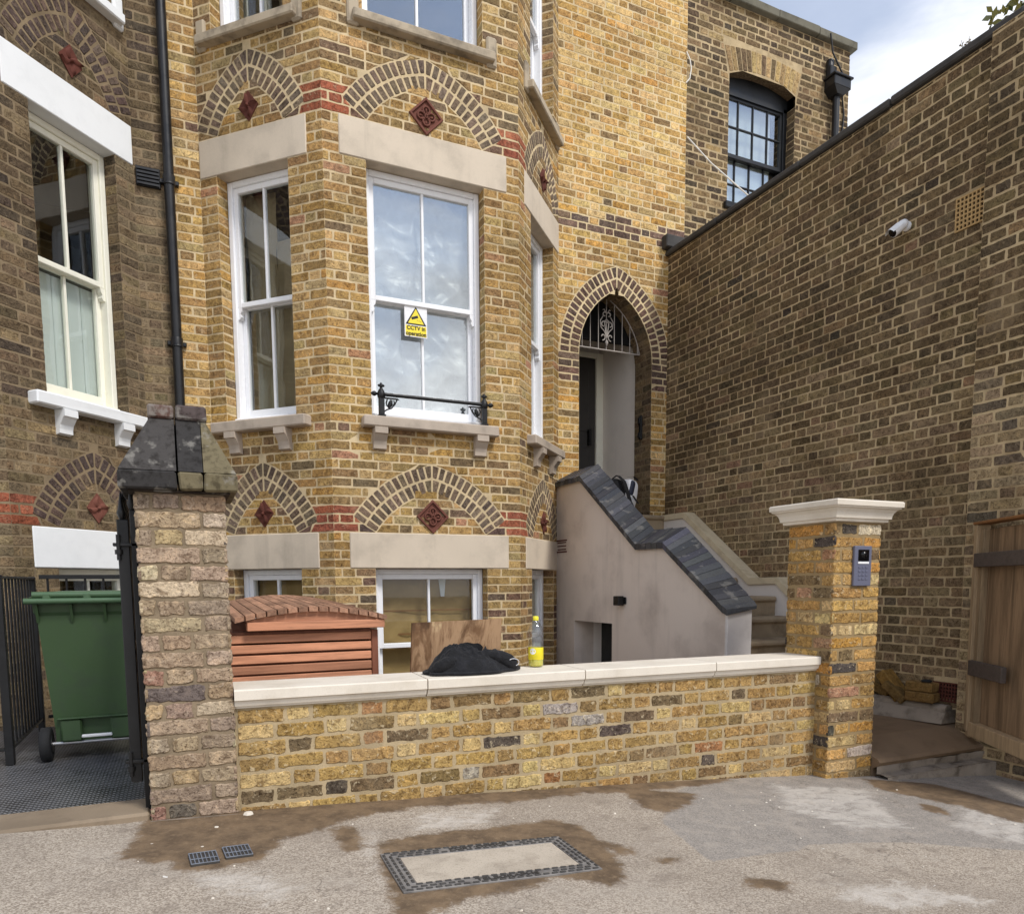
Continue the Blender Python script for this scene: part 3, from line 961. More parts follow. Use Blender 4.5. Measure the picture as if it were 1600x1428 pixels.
for fr, sp, key in ((F_FRONT, SPEC_F, 'F'), (F_LEFT, SPEC_SL, 'L'), (F_RIGHT, SPEC_S, 'R')):
    a, b = sp['o']
    w, g = window(house, fr, a, b, -.6, L1B, M['white'], M['glass_low'], .62, horns=False)
    sheet(w, fr, g[0], g[1], g[2], g[4], -.29, M['paper'], .03, 3.1 + a, 'paper_sheet', 40, 50)
    if key == 'F':
        mb = MB(); mb.hexa([fr.P(*q_) for q_ in ((1.02, -.262, .93), (1.055, -.262, .93), (1.055, -.264, .93), (1.02, -.264, .93), (1.0, -.262, 1.09), (1.07, -.262, 1.10), (1.07, -.264, 1.10), (1.0, -.264, 1.09))]); mb.build('tape', M['bag_white'], w)
        mb = MB(); mb.box(g[0], -.262, .800, g[1], -.264, .812, fr=fr); mb.box(g[0], -.262, .585, g[1] - .3, -.264, .60, fr=fr); mb.build('tape', M['timber_brown'], w)
    w, g = window(house, fr, a, b, SILL_T, L2B, M['white'], M['glass_bright'] if key == 'F' else M['glass_old'], .5)
    if key == 'F':
        sheet(w, fr, g[0], g[1], g[2], g[4], -.285, M['film'], .045, 7.7, 'protective_sheet', 70, 120)
    elif key == 'L':
        sheet(w, fr, g[0], g[1], g[2], g[3], -.30, M['room_curtain'], .018, 5.2, 'dust_sheet', 16, 30)
        um = (g[0] + g[1]) / 2
        sheet(w, fr, g[0], um, g[3], g[4], -.30, M['room_curtain'], .018, 9.2, 'dust_sheet', 12, 30)
        sheet(w, fr, um, g[1], g[3], g[3] + .55, -.30, M['room_curtain'], .018, 2.2, 'dust_sheet', 12, 20)
    else:
        sheet(w, fr, g[0], g[1], g[2], g[4], -.30, M['room_curtain'], .018, 6.2, 'dust_sheet', 16, 30)
    w, g = window(house, fr, a, b, US_T, UPT, M['white'], M['glass_bright'], .5)
    if key == 'L':
        for q in range(2):
            sheet(w, fr, g[0] + q * .4, g[0] + q * .4 + .2, g[2], g[4], -.34, M['room_curtain'], .03, 4.0 + q, 'curtain', 14, 20)

# rooms behind the glass
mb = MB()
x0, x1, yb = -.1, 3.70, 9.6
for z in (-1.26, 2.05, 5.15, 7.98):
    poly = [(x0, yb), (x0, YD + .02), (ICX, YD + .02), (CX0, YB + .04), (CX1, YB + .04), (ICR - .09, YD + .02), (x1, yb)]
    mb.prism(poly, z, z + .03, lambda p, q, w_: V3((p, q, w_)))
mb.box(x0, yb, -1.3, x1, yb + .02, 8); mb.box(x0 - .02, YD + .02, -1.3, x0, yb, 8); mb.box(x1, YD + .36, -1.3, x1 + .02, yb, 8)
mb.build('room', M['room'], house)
mb = MB()
poly = [(-.2, 10), (-.2, YD), (ICX, YD), (CX0, YB), (CX1, YB), (ICR, YD), (5.40, YD), (5.40, 10)]
mb.prism(poly[:1] + poly[1:6] + [(ICR, 10)], ZT, ZT + .1, lambda p, q, w_: V3((p, q, w_)))
mb.box(ICR, YD - .01, 9.3, 5.42, 10, 9.4)
mb.box(5.39, YD + .003, ZB, 5.413, 10, 9.3); mb.box(ICR + .004, YD + .03, 7.95, ICR + .02, 10, 9.3)
mb.build('roof', M['lead'], house)  # flat slab out of view, added to keep daylight out of the rooms
# porch behind the arch
mb = MB()
PX0, PX1, PY = 3.95, 5.02, 8.12
ya = YD + .33
mb.box(PX1, ya - .001, DF, PX1 + .06, PY + .1, 4.4); mb.box(PX0 - .06, ya, DF, PX0, PY + .1, 4.4)
mb.box(PX0 - .06, ya, 4.4, PX1 + .06, PY + .2, 4.46)
mb.box(PX0, PY + .1, 3.90, PX1, PY + .16, 4.4)
# nibs between the brick jamb and the plaster
mb.box(5.0, ya - .004, DF, PX1 + .03, ya - .001, 4.4); mb.box(PX0 - .05, ya - .004, DF, F_DOOR.P(DU - DW, 0, 0).x - .006, ya - .001, 4.4)
pw = mb.build('porch_wall', M['plaster'], house)
mb = MB(); mb.cbox(PX0, YD + .0, DF - .05, 5.19, PY + .2, DF, .004)
mb.build('porch_floor', M['sandstone'], house)
mb = MB()
mb.cbox(4.02, PY + .03, DF + .01, 4.92, PY + .08, 3.86, .005)
for z0_, z1_ in ((2.05, 2.75), (2.95, 3.7)):
    for xa, xb in ((4.12, 4.42), (4.52, 4.82)):
        mb.cbox(xa, PY + .02, z0_, xb, PY + .03, z1_, .008)
dr = mb.build('door', M['door'], house)
mb = MB(); mb.box(PX0, YD + .345, 3.80, PX1, YD + .38, 4.39); mb.build('fanlight_panel', M['dark_backing'], house)
mb = MB(); mb.cbox(4.80, PY - .03, 2.78, 4.84, PY + .03, 2.98, .006)
mb.build('handle', M['black_iron'], dr)
mb = MB(); mb.cbox(4.52, PY - .005, 2.56, 4.6, PY + .03, 2.64, .005); mb.build('lock', M['black_iron'], dr)
mb = MB()
mb.cbox(3.95, PY, DF, 4.02, PY + .1, 3.92, .005); mb.cbox(4.92, PY, DF, PX1, PY + .1, 3.92, .005); mb.cbox(4.02, PY, 3.86, 4.92, PY + .1, 3.92, .005)
mb.build('door_frame', M['cream'], house)
mb = MB(); xr = F_DOOR.P(DU + DW, 0, 0).x
mb.cbox(xr - .03, 7.195, 2.70, xr - .006, 7.245, 2.97, .006); mb.cbox(xr - .05, 7.20, 2.72, xr - .03, 7.24, 2.78, .006); mb.cbox(xr - .05, 7.20, 2.88, xr - .03, 7.24, 2.95, .006)
mb.build('entry_panel', M['black_iron'], house)
# iron grille in the head of the arch
mb = MB()
GY = .21
Dg = Fr(F_DOOR.P(0, -GY, 0), (1, 0, 0))
zg0 = 3.66
hw = A_DOOR.half(zg0 - DS) - .012
ftube(mb, Dg, [(DU - hw, 0, zg0), (DU + hw, 0, zg0)], .009, 8)
for sd in (-1, 1):
    pts = []
    for k in range(15):
        zz = zg0 + (4.205 - zg0) * k / 14
        h = A_DOOR.half(zz - DS) or 0
        pts.append((DU + sd * max(0, h - .012), 0, zz))
    ftube(mb, Dg, pts, .007, 6)
for k in range(-4, 5):
    uu = DU + k * .105
    # top on the arc
    zz = zg0
    while (A_DOOR.half(zz - DS) or 0) - .015 > abs(uu - DU) and zz < 4.2: zz += .01
    ftube(mb, Dg, [(uu, 0, zg0), (uu, 0, zz)], .0055, 6)
g = mb.build('arch_grille', M['grey_iron'], house)
mb = MB()
def scroll(cx, cz, r0, r1, t0, t1, sx=1):
    n = 16
    return [(DU + sx * (cx + (r0 + (r1 - r0) * k / n) * cos(t0 + (t1 - t0) * k / n)), .006, cz + (r0 + (r1 - r0) * k / n) * sin(t0 + (t1 - t0) * k / n)) for k in range(n + 1)]
for sx in (-1, 1):
    ftube(mb, Dg, scroll(.052, 3.80, .012, .04, 0, 4.8, sx), .007, 6)
    ftube(mb, Dg, scroll(.040, 3.93, .015, .045, -1.6, 2.6, sx), .007, 6)
    ftube(mb, Dg, scroll(.028, 4.04, .01, .032, -2.2, 2.6, sx), .007, 6)
    ftube(mb, Dg, [(DU, .006, 3.79), (DU + sx * .03, .006, 3.86), (DU + sx * .075, .006, 3.90), (DU + sx * .085, .006, 3.97), (DU + sx * .05, .006, 4.02)], .006, 6)
    ftube(mb, Dg, [(DU + sx * .01, .006, 4.06), (DU + sx * .035, .006, 4.10), (DU + sx * .05, .006, 4.09)], .006, 6)
    ftube(mb, Dg, [(DU, .006, 3.78), (DU + sx * .02, .006, 3.9), (DU + sx * .03, .006, 3.97), (DU, .006, 3.99)], .007, 6)
ftube(mb, Dg, [(DU, .006, 3.70), (DU, .006, 3.74), (DU, .006, 3.77)], [.003, .022, .006], 8)
mb.build('scroll_ornament', M['grey_iron'], g)

# ================================================================== THE NEIGHBOURING HOUSE
nb = thing('terraced_house', 'darker soot stained brick house beside the downpipe with white painted lintels and sills', 'house', (LHX - 1.3, 6.6, ZB))
wb = MB(); rl = {k: {L1T: MB(), L2T: MB()} for k in 'FR'}
def left_pal(length, redL, redR):
    def f(r, u, z):
        if L1T < z < L1T + .226 and ((redL and u < .22) or (redR and u > length - .22)): return P_RED(r)
        if z < SILL_B: return P_LEFTLOW(r)
        if redL and u > .9 and z < L2B: return P_LEFTB(r)
        return P_LEFT(r)
    return f
do_face(wb, rl['R'], F_LHR, SPEC_S, left_pal(SL, True, False), P_RINGL, 21, (hx, 0))
SPEC_LF = dict(SPEC_F); 
do_face(wb, rl['F'], F_LHF, SPEC_LF, left_pal(1.72, True, True), P_RINGL, 22, (hx, hx))
F_LB = Fr((LHX, YD, 0), (1, 0, 0))
brickwall(wb, F_LB, 0, .25, ZB, ZT, lambda r, u, z: (P_LEFTB(r) if z < 4.6 else P_LEFT(r)), random.Random(23))
wb.build('wall', [M['brick_dark'], M['mort_left']], nb)
for k in 'FR':
    for z in (L1T, L2T): rl[k][z].build('brick_arch', M['brick_dark'], nb)
for fr, sp in ((F_LHF, SPEC_LF), (F_LHR, SPEC_S)):
    lintel(nb, fr, sp, L1B, L1T, M['white_masonry']); lintel(nb, fr, sp, L2B, L2T, M['white_masonry'])
    sill(nb, fr, sp, SILL_B, SILL_T, M['white_masonry']); sill(nb, fr, sp, US_B, US_T, M['white_masonry'], .085, False, True)
tile_side(nb, F_LHR, SPEC_S['uc'], 4.955, M['terracotta_dark']); tile_side(nb, F_LHR, SPEC_S['uc'], 1.66, M['terracotta'])
tile_front(nb, F_LHF, .865, 4.935, .150, M['terracotta_dark']); tile_front(nb, F_LHF, .865, 1.635, .148, M['terracotta'])
for fr, sp, key in ((F_LHF, SPEC_LF, 'F'), (F_LHR, SPEC_S, 'R')):
    a, b = sp['o']
    window(nb, fr, a, b, -.6, L1B, M['cream'], M['glass_old'], .62, horns=False)
    w, g = window(nb, fr, a, b, SILL_T, L2B, M['cream'], M['glass_old'], .5)
    mb = MB()
    n = 5 if key == 'R' else 8
    for k in range(n):
        ua = g[0] + (g[1] - g[0]) * k / n; ub = g[0] + (g[1] - g[0]) * (k + 1) / n
        mb.cbox(ua + .002, -.26, g[2], ub - .002, -.285, g[3] - .03, .006, fr=fr)
    mb.build('shutter', M['blind'], w)
    window(nb, fr, a, b, US_T, UPT, M['cream'], M['glass_old'], .5)
mb = MB()
xl = LHX - (YD - YB) - 1.72
for z in (-1.26, 2.05, 5.15, 7.98):
    poly = [(xl - .8, 9.6), (xl - .8, YD), (xl, YB + .04), (xl + 1.72, YB + .04), (LHX, YD + .02), (LHX + .05, YD + .02), (LHX + .05, 9.6)]
    mb.prism(poly, z, z + .03, lambda p, q, w_: V3((p, q, w_)))
mb.box(xl - .8, 9.6, -1.3, LHX + .05, 9.62, 8); mb.box(xl - .82, YD, -1.3, xl - .8, 9.6, 8); mb.box(LHX + .05, YD + .02, -1.3, LHX + .06, 9.6, 8)
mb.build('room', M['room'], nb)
mb = MB()
F_LHL = Fr((xl - (YD - YB), YD, 0), (SQ, -SQ, 0))
mb.prism([(xl - .9, 10), (xl - .9, YD), (xl, YB), (xl + 1.72, YB), (LHX, YD), (LHX + .12, YD), (LHX + .12, 10)], ZT, ZT + .1, lambda p, q, w_: V3((p, q, w_)))
mb.build('roof', M['lead'], nb)
wl = MB(); brickwall(wl, F_LHL, 0, SL, ZB, ZT, left_pal(SL, False, True), random.Random(24)); wl.build('wall', [M['brick_dark'], M['mort_left']], nb)
# louvred vent on the wall by the downpipe
vt = MB()
vt.cbox(-.184 + .02, YD - .03, 4.335, .02, YD - .004, 4.49, .005)
for k in range(5):
    zz = 4.347 + k * .029
    vt.hexa([(-.155, YD - .03, zz), (.01, YD - .03, zz), (.01, YD - .044, zz - .004), (-.155, YD - .044, zz - .004),
             (-.155, YD - .03, zz + .022), (.01, YD - .03, zz + .022), (.01, YD - .044, zz + .012), (-.155, YD - .044, zz + .012)])
vo = vt.build('vent_grille', M['plastic_black'], None, V3((-.08, YD - .02, 4.335)))
tag(vo, 'black louvred vent grille on the wall beside the downpipe', 'vent')

# ================================================================== DOWNPIPE between the houses
dp = thing('downpipe', 'tall black downpipe running down the joint between the dark and yellow houses', 'downpipe', (.085, 6.975, .02))
mb = MB(); PXc, PYc = .085, 6.975
mb.tube([(PXc, PYc, .02), (PXc, PYc, 7.8)], .040, 18); mb.build('pipe', M['plastic_black'], dp)
for z in (1.3, 3.06, 4.36, 5.95):
    m = MB(); m.tube([(PXc, PYc, z), (PXc, PYc, z + .012), (PXc, PYc, z + .013), (PXc, PYc, z + .075), (PXc, PYc, z + .078)], [.046, .050, .048, .048, .044], 18)
    m.cbox(PXc - .075, PYc + .02, z + .02, PXc + .075, PYc + .062, z + .055, .005)
    m.build('pipe_collar', M['plastic_black'], dp)
# ================================================================== DARK BUILDING BEHIND
DBX0, DBX1, DBY = 5.418, 7.985, 7.11
db = thing('brick_building', 'flat topped dark brick building with a black sash window rising behind the long side wall', 'building', (6.7, 8.5, -.3))
F_DB = Fr((DBX0, DBY, 0), (1, 0, 0)); F_DBR = Fr((DBX1, DBY, 0), (0, 1, 0))
wu0, wu1 = 6.075 - DBX0, 7.10 - DBX0
A_SEG = 1.62   # radius of the segmental head
WS = 6.80; WR = .215
zc_ = WS + WR - A_SEG
def db_m(z):
    if z < 5.48: return []
    if z < WS: return [(wu0, wu1)]
    k = A_SEG ** 2 - (z - zc_) ** 2
    if z > WS + WR or k <= 0: return []
    h = min((wu1 - wu0) / 2, sqrt(k)); um = (wu0 + wu1) / 2
    return [(um - h, um + h)]
um_db = (wu0 + wu1) / 2
def db_v(z):
    if z < 5.48: return []
    if z < WS: return [(wu0, wu1)]
    if z < WS + WR + .23: return [(um_db - .515 - (z - WS) * .22, um_db + .515 + (z - WS) * .22)]
    return []
wb = MB()
brickwall(wb, F_DB, 0, DBX1 - DBX0, 3.9, 7.66, P_DB, random.Random(31), voids=db_v, mholes=db_m, ext=(0, .004), joint=.016, jit=.004, course=.0752)
brickwall(wb, F_DBR, 0, 2.4, 3.9, 7.66, P_DB, random.Random(32), joint=.016, jit=.004)
for sd, u in ((1, wu0), (-1, wu1)):
    brickwall(wb, F_DB.jamb(u, sd, .2), 0, .2, 5.45, WS, P_LEFT, random.Random(33), bond='run')
# soffit of the head
N = 12
a_h = math.asin((wu1 - wu0) / 2 / A_SEG)
for k in range(N):
    a0 = -a_h + 2 * a_h * k / N; a1 = -a_h + 2 * a_h * (k + 1) / N
    p0 = (um_db + A_SEG * sin(a0), zc_ + A_SEG * cos(a0)); p1 = (um_db + A_SEG * sin(a1), zc_ + A_SEG * cos(a1))
    wb.add([F_DB.P(p0[0], 0, p0[1]), F_DB.P(p0[0], -.2, p0[1]), F_DB.P(p1[0], -.2, p1[1]), F_DB.P(p1[0], 0, p1[1])], [(0, 1, 2, 3)], lin((96, 80, 60)), 0)
wb.build('wall', [M['brick_dark'], M['mort_right']], db)
mb = MB(); rr = random.Random(34); nv_ = 15
P_GAUGE = Pal([(3, (176, 146, 92)), (2, (150, 122, 78)), (1, (110, 90, 64))])
for k in range(nv_):
    xa = -.515 + 1.03 * k / nv_; xb = -.515 + 1.03 * (k + 1) / nv_
    def bot(x): return zc_ + sqrt(A_SEG ** 2 - min(abs(x), .512) ** 2)
    zt_ = WS + WR + .225
    def top(x): return x * (1 + .22 * .35 / .515)
    brick_poly(mb, F_DB, [(um_db + xa + .004, bot(xa)), (um_db + xb - .004, bot(xb)), (um_db + top(xb) - .004, zt_ - .05 * (xb / .515) ** 2), (um_db + top(xa) + .004, zt_ - .05 * (xa / .515) ** 2)], .004, P_GAUGE(rr), rr, .002)
mb.build('brick_arch', M['brick_dark'], db)
# sash window with small panes, black
mb = MB(); fw = .055; rec = .13
z0w, z1w = 5.50, WS + .03
mb.cbox(wu0, -rec, z0w, wu0 + fw, -rec - .1, z1w, .004, fr=F_DB); mb.cbox(wu1 - fw, -rec, z0w, wu1, -rec - .1, z1w, .004, fr=F_DB)
hp = [(um_db + A_SEG * sin(-a_h + 2 * a_h * k / N), zc_ + A_SEG * cos(-a_h + 2 * a_h * k / N) + .01) for k in range(N + 1)]
mb.prism([(wu0, z1w - .045), (wu1, z1w - .045)] + hp[::-1], -rec, -rec - .1, lambda p, q, w: F_DB.P(p, w, q))
w = mb.build('window', M['black_paint'], db)
zmid = 6.13
for (za, zb_, d) in ((zmid - .025, z1w - .045, -rec - .02), (z0w, zmid + .02, -rec - .065)):
    m = MB(); a, b = wu0 + fw, wu1 - fw
    m.cbox(a, d, za, a + .035, d - .04, zb_, .003, fr=F_DB); m.cbox(b - .035, d, za, b, d - .04, zb_, .003, fr=F_DB)
    m.cbox(a + .035, d, za, b - .035, d - .04, za + .045, .003, fr=F_DB); m.cbox(a + .035, d, zb_ - .03, b - .035, d - .04, zb_, .003, fr=F_DB)
    for k in range(1, 4):
        uu = a + (b - a) * k / 4; m.cbox(uu - .008, d - .003, za + .045, uu + .008, d - .036, zb_ - .03, .003, fr=F_DB)
    zz = (za + zb_) / 2 + .01; m.cbox(a + .035, d - .004, zz - .008, b - .035, d - .034, zz + .008, .003, fr=F_DB)
    m.build('sash', M['black_paint'], w)
    m = MB(); m.box(a + .02, d - .018, za + .02, b - .02, d - .022, zb_ - .015, fr=F_DB); m.build('glass_pane', M['glass_bright'], w)
sheet(w, F_DB, wu0 + .05, wu1 - .16, 5.5, WS, -.25, M['blind'], .006, 1.0, 'blind', 6, 6)
mb = MB(); mb.cbox(wu0 - .05, .05, 5.42, wu1 + .05, -.15, 5.49, .008, fr=F_DB); mb.build('window_sill', M['black_paint'], db)
mb = MB()
for xa, xb in ((DBX0 + .003, 6.05), (6.052, 6.75), (6.752, 7.4), (7.402, DBX1 + .06)):
    mb.cbox(xa, DBY - .07, 7.66, xb, DBY + .3, 7.755, .008, jit=.004)
mb.build('coping', M['old_coping'], db)
mb = MB(); mb.box(DBX0, DBY + .26, 7.60, DBX1 - .01, DBY + 2.4, 7.64); mb.box(DBX0, DBY + .9, 3.9, DBX1 - .02, DBY + .95, 7.6); mb.box(DBX0 + .002, DBY + .02, 3.9, DBX0 + .02, DBY + 2.4, 7.6)
mb.build('roof', M['room'], db)
mb = MB(); hx_, hy_ = 7.70, DBY - .07
mb.tube([(hx_, hy_, 3.95), (hx_, hy_, 7.06)], .042, 14)
p_ = mb.build('rainwater_pipe', M['plastic_black'], db)
mb = MB()
mb.hexa([(hx_ - .06, hy_ - .07, 7.02), (hx_ + .06, hy_ - .07, 7.02), (hx_ + .06, hy_ + .066, 7.02), (hx_ - .06, hy_ + .066, 7.02),
         (hx_ - .14, hy_ - .10, 7.09), (hx_ + .14, hy_ - .10, 7.09), (hx_ + .14, hy_ + .067, 7.09), (hx_ - .14, hy_ + .067, 7.09)])
mb.cbox(hx_ - .14, hy_ - .10, 7.091, hx_ + .14, hy_ + .067, 7.20, .008); mb.cbox(hx_ - .16, hy_ - .12, 7.20, hx_ + .16, hy_ + .067, 7.225, .006)
mb.cbox(hx_ - .13, hy_ - .02, 7.226, hx_ - .02, hy_ + .066, 7.36, .01)
mb.tube([(hx_ - .09, hy_ + .03, 7.22), (hx_ - .09, hy_ + .03, 7.36), (hx_ - .07, hy_ + .05, 7.44)], .045, 12)
mb.build('hopper', M['plastic_black'], p_)
mb = MB()
mb.tube([(7.55, DBY - .09, 7.70), (7.60, DBY - .085, 7.50), (7.74, DBY - .13, 7.25), (7.86, DBY - .02, 7.06), (7.90, DBY - .015, 6.9), (7.87, DBY - .02, 6.6)], .010, 8)
tag(mb.build('black_cable', M['cord_black'], None, V3((7.7, 7.05, 7.2))), 'thin black cable drooping from the flat roof past the rainwater hopper', 'cable')
mb = MB()
pts = [V3((5.425, 7.03, 6.02)), V3((5.74, 7.0, 5.80)), V3((6.28, 6.95, 5.52)), V3((6.75, 6.9, 5.25)), V3((7.2, 6.9, 5.0))]
mb.tube(pts, .008, 8)
mb.tube([(5.40, 7.03, 6.9), (5.44, 7.02, 6.82), (5.455, 7.015, 6.73), (5.44, 7.02, 6.63), (5.40, 7.03, 6.58)], .007, 8)
tag(mb.build('white_cable', M['cord_white'], None, V3((5.6, 7.0, 5.9))), 'thin white cable slung across the dark brickwork and its black sash window', 'cable')

# ================================================================== LONG SIDE WALL
WX = 5.2; WTOP = 4.70; PIER_Y = 3.40
F_RW = Fr((WX, YD, 0), (0, -1, 0))
sw = thing('boundary_wall', 'long tall brown brick side wall with a dark capping, running from the arched doorway towards the street', 'wall', (WX + .15, 5, -.05))
def rw_pal(r, u, z):
    # the old lower courses are a paler, browner brick than the sooty upper wall
    k = (z - 1.7 - .55 * noise.noise(V3((u * .8, z * .5, 3.3)))) / 1.4
    if u < 1.2: k += .15
    return P_RW_TOP(r) if r.random() < max(0.02, min(.97, k)) else P_RW_LOW(r)
wb = MB()
brickwall(wb, F_RW, 0, YD - PIER_Y, -.05, WTOP, rw_pal, random.Random(41), joint=.0095, pj=.0125, jit=.0035, wob=.003, h=.003,
          holes=[(YD - 3.64, YD - 3.43, 3.53, 3.76), (YD - 3.63, YD - 3.43, .145, .29)])
F_PR = Fr((WX - .07, PIER_Y, 0), (0, -1, 0))
def pr_pal(r, u, z): return P_PIERR(r) if z < 2.4 + .3 * noise.noise(V3((u * 3, z, 1))) else P_RW_TOP(r)
brickwall(wb, F_PR, 0, 1.6, -.35, WTOP, pr_pal, random.Random(42), joint=.0105, pj=.0125, jit=.0035, wob=.003)
brickwall(wb, Fr((WX, PIER_Y, 0), (-1, 0, 0)), 0, .07, -.35, WTOP, pr_pal, random.Random(43), bond='run')
wb.build('wall', [M['brick_dark'], M['mort_right']], sw)
mb = MB()
mb.box(WX + .004, PIER_Y - 1.6, -.4, WX + .24, YD + .0, WTOP); mb.build('wall_core', M['mort_right'], sw)
y = YD + .08; r = random.Random(44); mb = MB()
while y > PIER_Y - 1.6:
    y2 = y - r.uniform(.8, 1.1)
    mb.cbox(WX - .045, y2 + .001, WTOP, WX + .29, y - .001, WTOP + .06, .012, jit=.003, r=r)
    y = y2
mb.cbox(5.10, YD - .10, WTOP + .061, 5.40, YD - .003, WTOP + .2, .01, jit=.004)
mb.build('coping', M['lead'], sw)
def airbrick(yc, zc, w, h, mat, par, nx, nz):
    m = MB(); X = WX
    y0, y1, z0, z1 = yc - w / 2, yc + w / 2, zc - h / 2, zc + h / 2
    fx0, fx1 = X - .014, X + .05
    bw = .35
    px = w / (nx + bw); pz = h / (nz + bw)
    for i in range(nx + 1):
        m.box(fx0, y0 + i * px, z0, X + .029, y0 + i * px + px * bw, z1)
    for k in range(nz + 1):
        for i in range(nx):
            m.box(fx0 + .001, y0 + i * px + px * bw, z0 + k * pz, X + .029, y0 + (i + 1) * px, z0 + k * pz + pz * bw)
    ab = m.build('air_brick', mat, par); m = MB(); m.box(X + .0008, y0 + .002, z0 + .002, X + .003, y1 - .002, z1 - .002); m.build('holes', M['dark_backing'], ab)  # flat near-black plate behind the ribs, painting in the shade of the holes
    return ab
airbrick(3.535, 3.645, .21, .23, M['buff_clay'], sw, 7, 7)
airbrick(3.53, .2175, .2, .145, M['terracotta_dark'], sw, 8, 5)

# security camera on the side wall
sc = thing('security_camera', 'small white bullet security camera fixed high on the brown side wall', 'camera', (WX, 4.06, 3.74))
mb = MB()
base = V3((WX, 4.03, 3.745)); tip = V3((4.98, 4.14, 3.66))
ax = (tip - base).normalized()
mb.tube([base, base + V3((-.015, 0, 0))], .035, 18); mb.tube([base, base + V3((-.05, .012, .0))], .014, 10)
mb.build('mount', M['white_plastic'], sc)
mb = MB()
b0 = V3((5.165, 4.02, 3.765))
tip = V3((5.045, 4.035, 3.672)); ax = (tip - b0).normalized()
mb.tube([b0, b0 + ax * .008, b0 + ax * .03, tip - ax * .004, tip], [.018, .030, .035, .037, .034], 22)
sd = ax.cross(UP).normalized(); up_ = sd.cross(ax)
# sun hood
P = []
for k in range(9):
    t = pi * (.08 + .84 * k / 8)
    P.append((cos(t) * .041, sin(t) * .041 - .002))
n = len(P)
vs = [b0 + ax * .07 + sd * p + up_ * q for p, q in P] + [tip + ax * .03 + sd * p + up_ * q for p, q in P]
mb.add(vs, [[i, i + 1, n + i + 1, n + i] for i in range(n - 1)], smooth=True)
cb = mb.build('camera_body', M['white_plastic'], sc)
mb = MB(); mb.tube([tip - ax * .002, tip + ax * .003], .031, 20); mb.tube([tip, tip + ax * .009], [.012, .009], 14); mb.build('lens', M['lens'], cb)

# ================================================================== GROUND
def zg(x):
    x = max(-2.5, min(6.0, x)) - .2
    return -.042 * x - .004 * x * abs(x)
FW0, FW1 = V3((.205, 3.51, 0)), V3((3.672, 3.36, 0))
SAND = [[(-.2, 3.55), (.21, 3.55), (3.0, 3.5), (3.0, 3.34), (2.86, 3.30), (2.36, 3.27), (2.57, 3.14), (2.4, 2.98), (2.15, 2.87), (2.1, 3.01), (2.15, 3.25), (1.95, 3.31), (1.49, 3.27), (1.04, 3.33), (.7, 3.25), (.51, 3.12), (.37, 3.07), (.23, 2.84), (.11, 2.8), (-.02, 2.81), (-.07, 2.93), (-.27, 3.01), (-.2, 3.3)],
 [(.69, 2.87), (.85, 2.93), (1.27, 2.93), (1.55, 2.95), (1.64, 2.81), (1.61, 2.53), (1.49, 2.22), (1.39, 2.15), (1.26, 2.31), (1.07, 2.24), (.93, 2.25), (.77, 2.2), (.62, 2.13), (.54, 2.16), (.62, 2.36), (.64, 2.54)],
 [(.56, 3.19), (.67, 3.11), (.63, 2.83), (.56, 2.79), (.54, 2.97)], [(1.62, 2.59), (1.69, 2.55), (1.66, 2.42), (1.57, 2.43)],
 [(1.92, 2.08), (2.08, 2.0), (2.01, 1.91), (1.86, 1.97)], [(3.74, 2.67), (3.77, 2.53), (3.67, 2.44), (3.61, 2.55)],
 [(3.9, 3.2), (4.3, 3.0), (4.35, 2.4), (3.92, 2.21), (3.91, 2.54), (3.78, 2.95)], [(1.72, 2.38), (1.82, 2.33), (1.78, 2.29), (1.7, 2.33)]]
PATCH = [[(2.05, 2.77), (1.92, 2.26), (2.4, 2.25), (2.5, 2.3), (3.0, 2.18), (3.5, 1.91), (5.5, 2.2), (5.5, 3.3), (3.6, 3.34), (2.92, 3.46), (2.51, 3.23)]]
WHITE = [[(.67, 3.11), (.77, 3.04), (.67, 2.7), (.62, 2.37), (.58, 2.38), (.6, 2.77)], [(-.02, 2.79), (.22, 2.8), (.36, 2.51), (.24, 2.39), (-.01, 2.6)],
 [(2.36, 3.42), (2.89, 3.45), (2.84, 3.36), (2.43, 3.31)], [(3.18, 3.24), (3.73, 2.98), (3.24, 2.32), (2.87, 2.38), (2.81, 2.77)],
 [(4.27, 2.78), (4.42, 2.43), (3.55, 1.94), (3.41, 2.27)], [(.96, 3.28), (1.43, 3.22), (1.3, 2.98), (.86, 2.96)], [(2.09, 1.92), (2.52, 1.88), (2.77, 1.54), (2.19, 1.63)],
 [(-.17, 3.47), (.24, 3.45), (.25, 3.36), (-.16, 3.37)]]
def sdist(poly, x, y):
    n = len(poly); ins = False; dm = 9e9
    j = n - 1
    for i in range(n):
        xi, yi = poly[i]; xj, yj = poly[j]
        if (yi > y) != (yj > y) and x < (xj - xi) * (y - yi) / (yj - yi) + xi: ins = not ins
        dx, dy = xj - xi, yj - yi
        t = max(0, min(1, ((x - xi) * dx + (y - yi) * dy) / (dx * dx + dy * dy + 1e-12)))
        d = (x - xi - t * dx) ** 2 + (y - yi - t * dy) ** 2
        if d < dm: dm = d
        j = i
    d = sqrt(dm)
    return d if ins else -d
BB = [(p, min(q[0] for q in p) - .2, max(q[0] for q in p) + .2, min(q[1] for q in p) - .2, max(q[1] for q in p) + .2) for p in SAND + PATCH + WHITE]
def masks(x, y):
    out = []
    k = 0
    for grp in (SAND, PATCH, WHITE):
        best = -1
        for p in grp:
            _, a, b, c, d = BB[k]; k += 1
            if a < x < b and c < y < d: best = max(best, sdist(p, x, y))
        out.append(max(0, min(1, .5 + best / .16)))
    return tuple(out)
def frange(a, b, s):
    n = int(round((b - a) / s)); return [a + (b - a) * i / n for i in range(n + 1)]
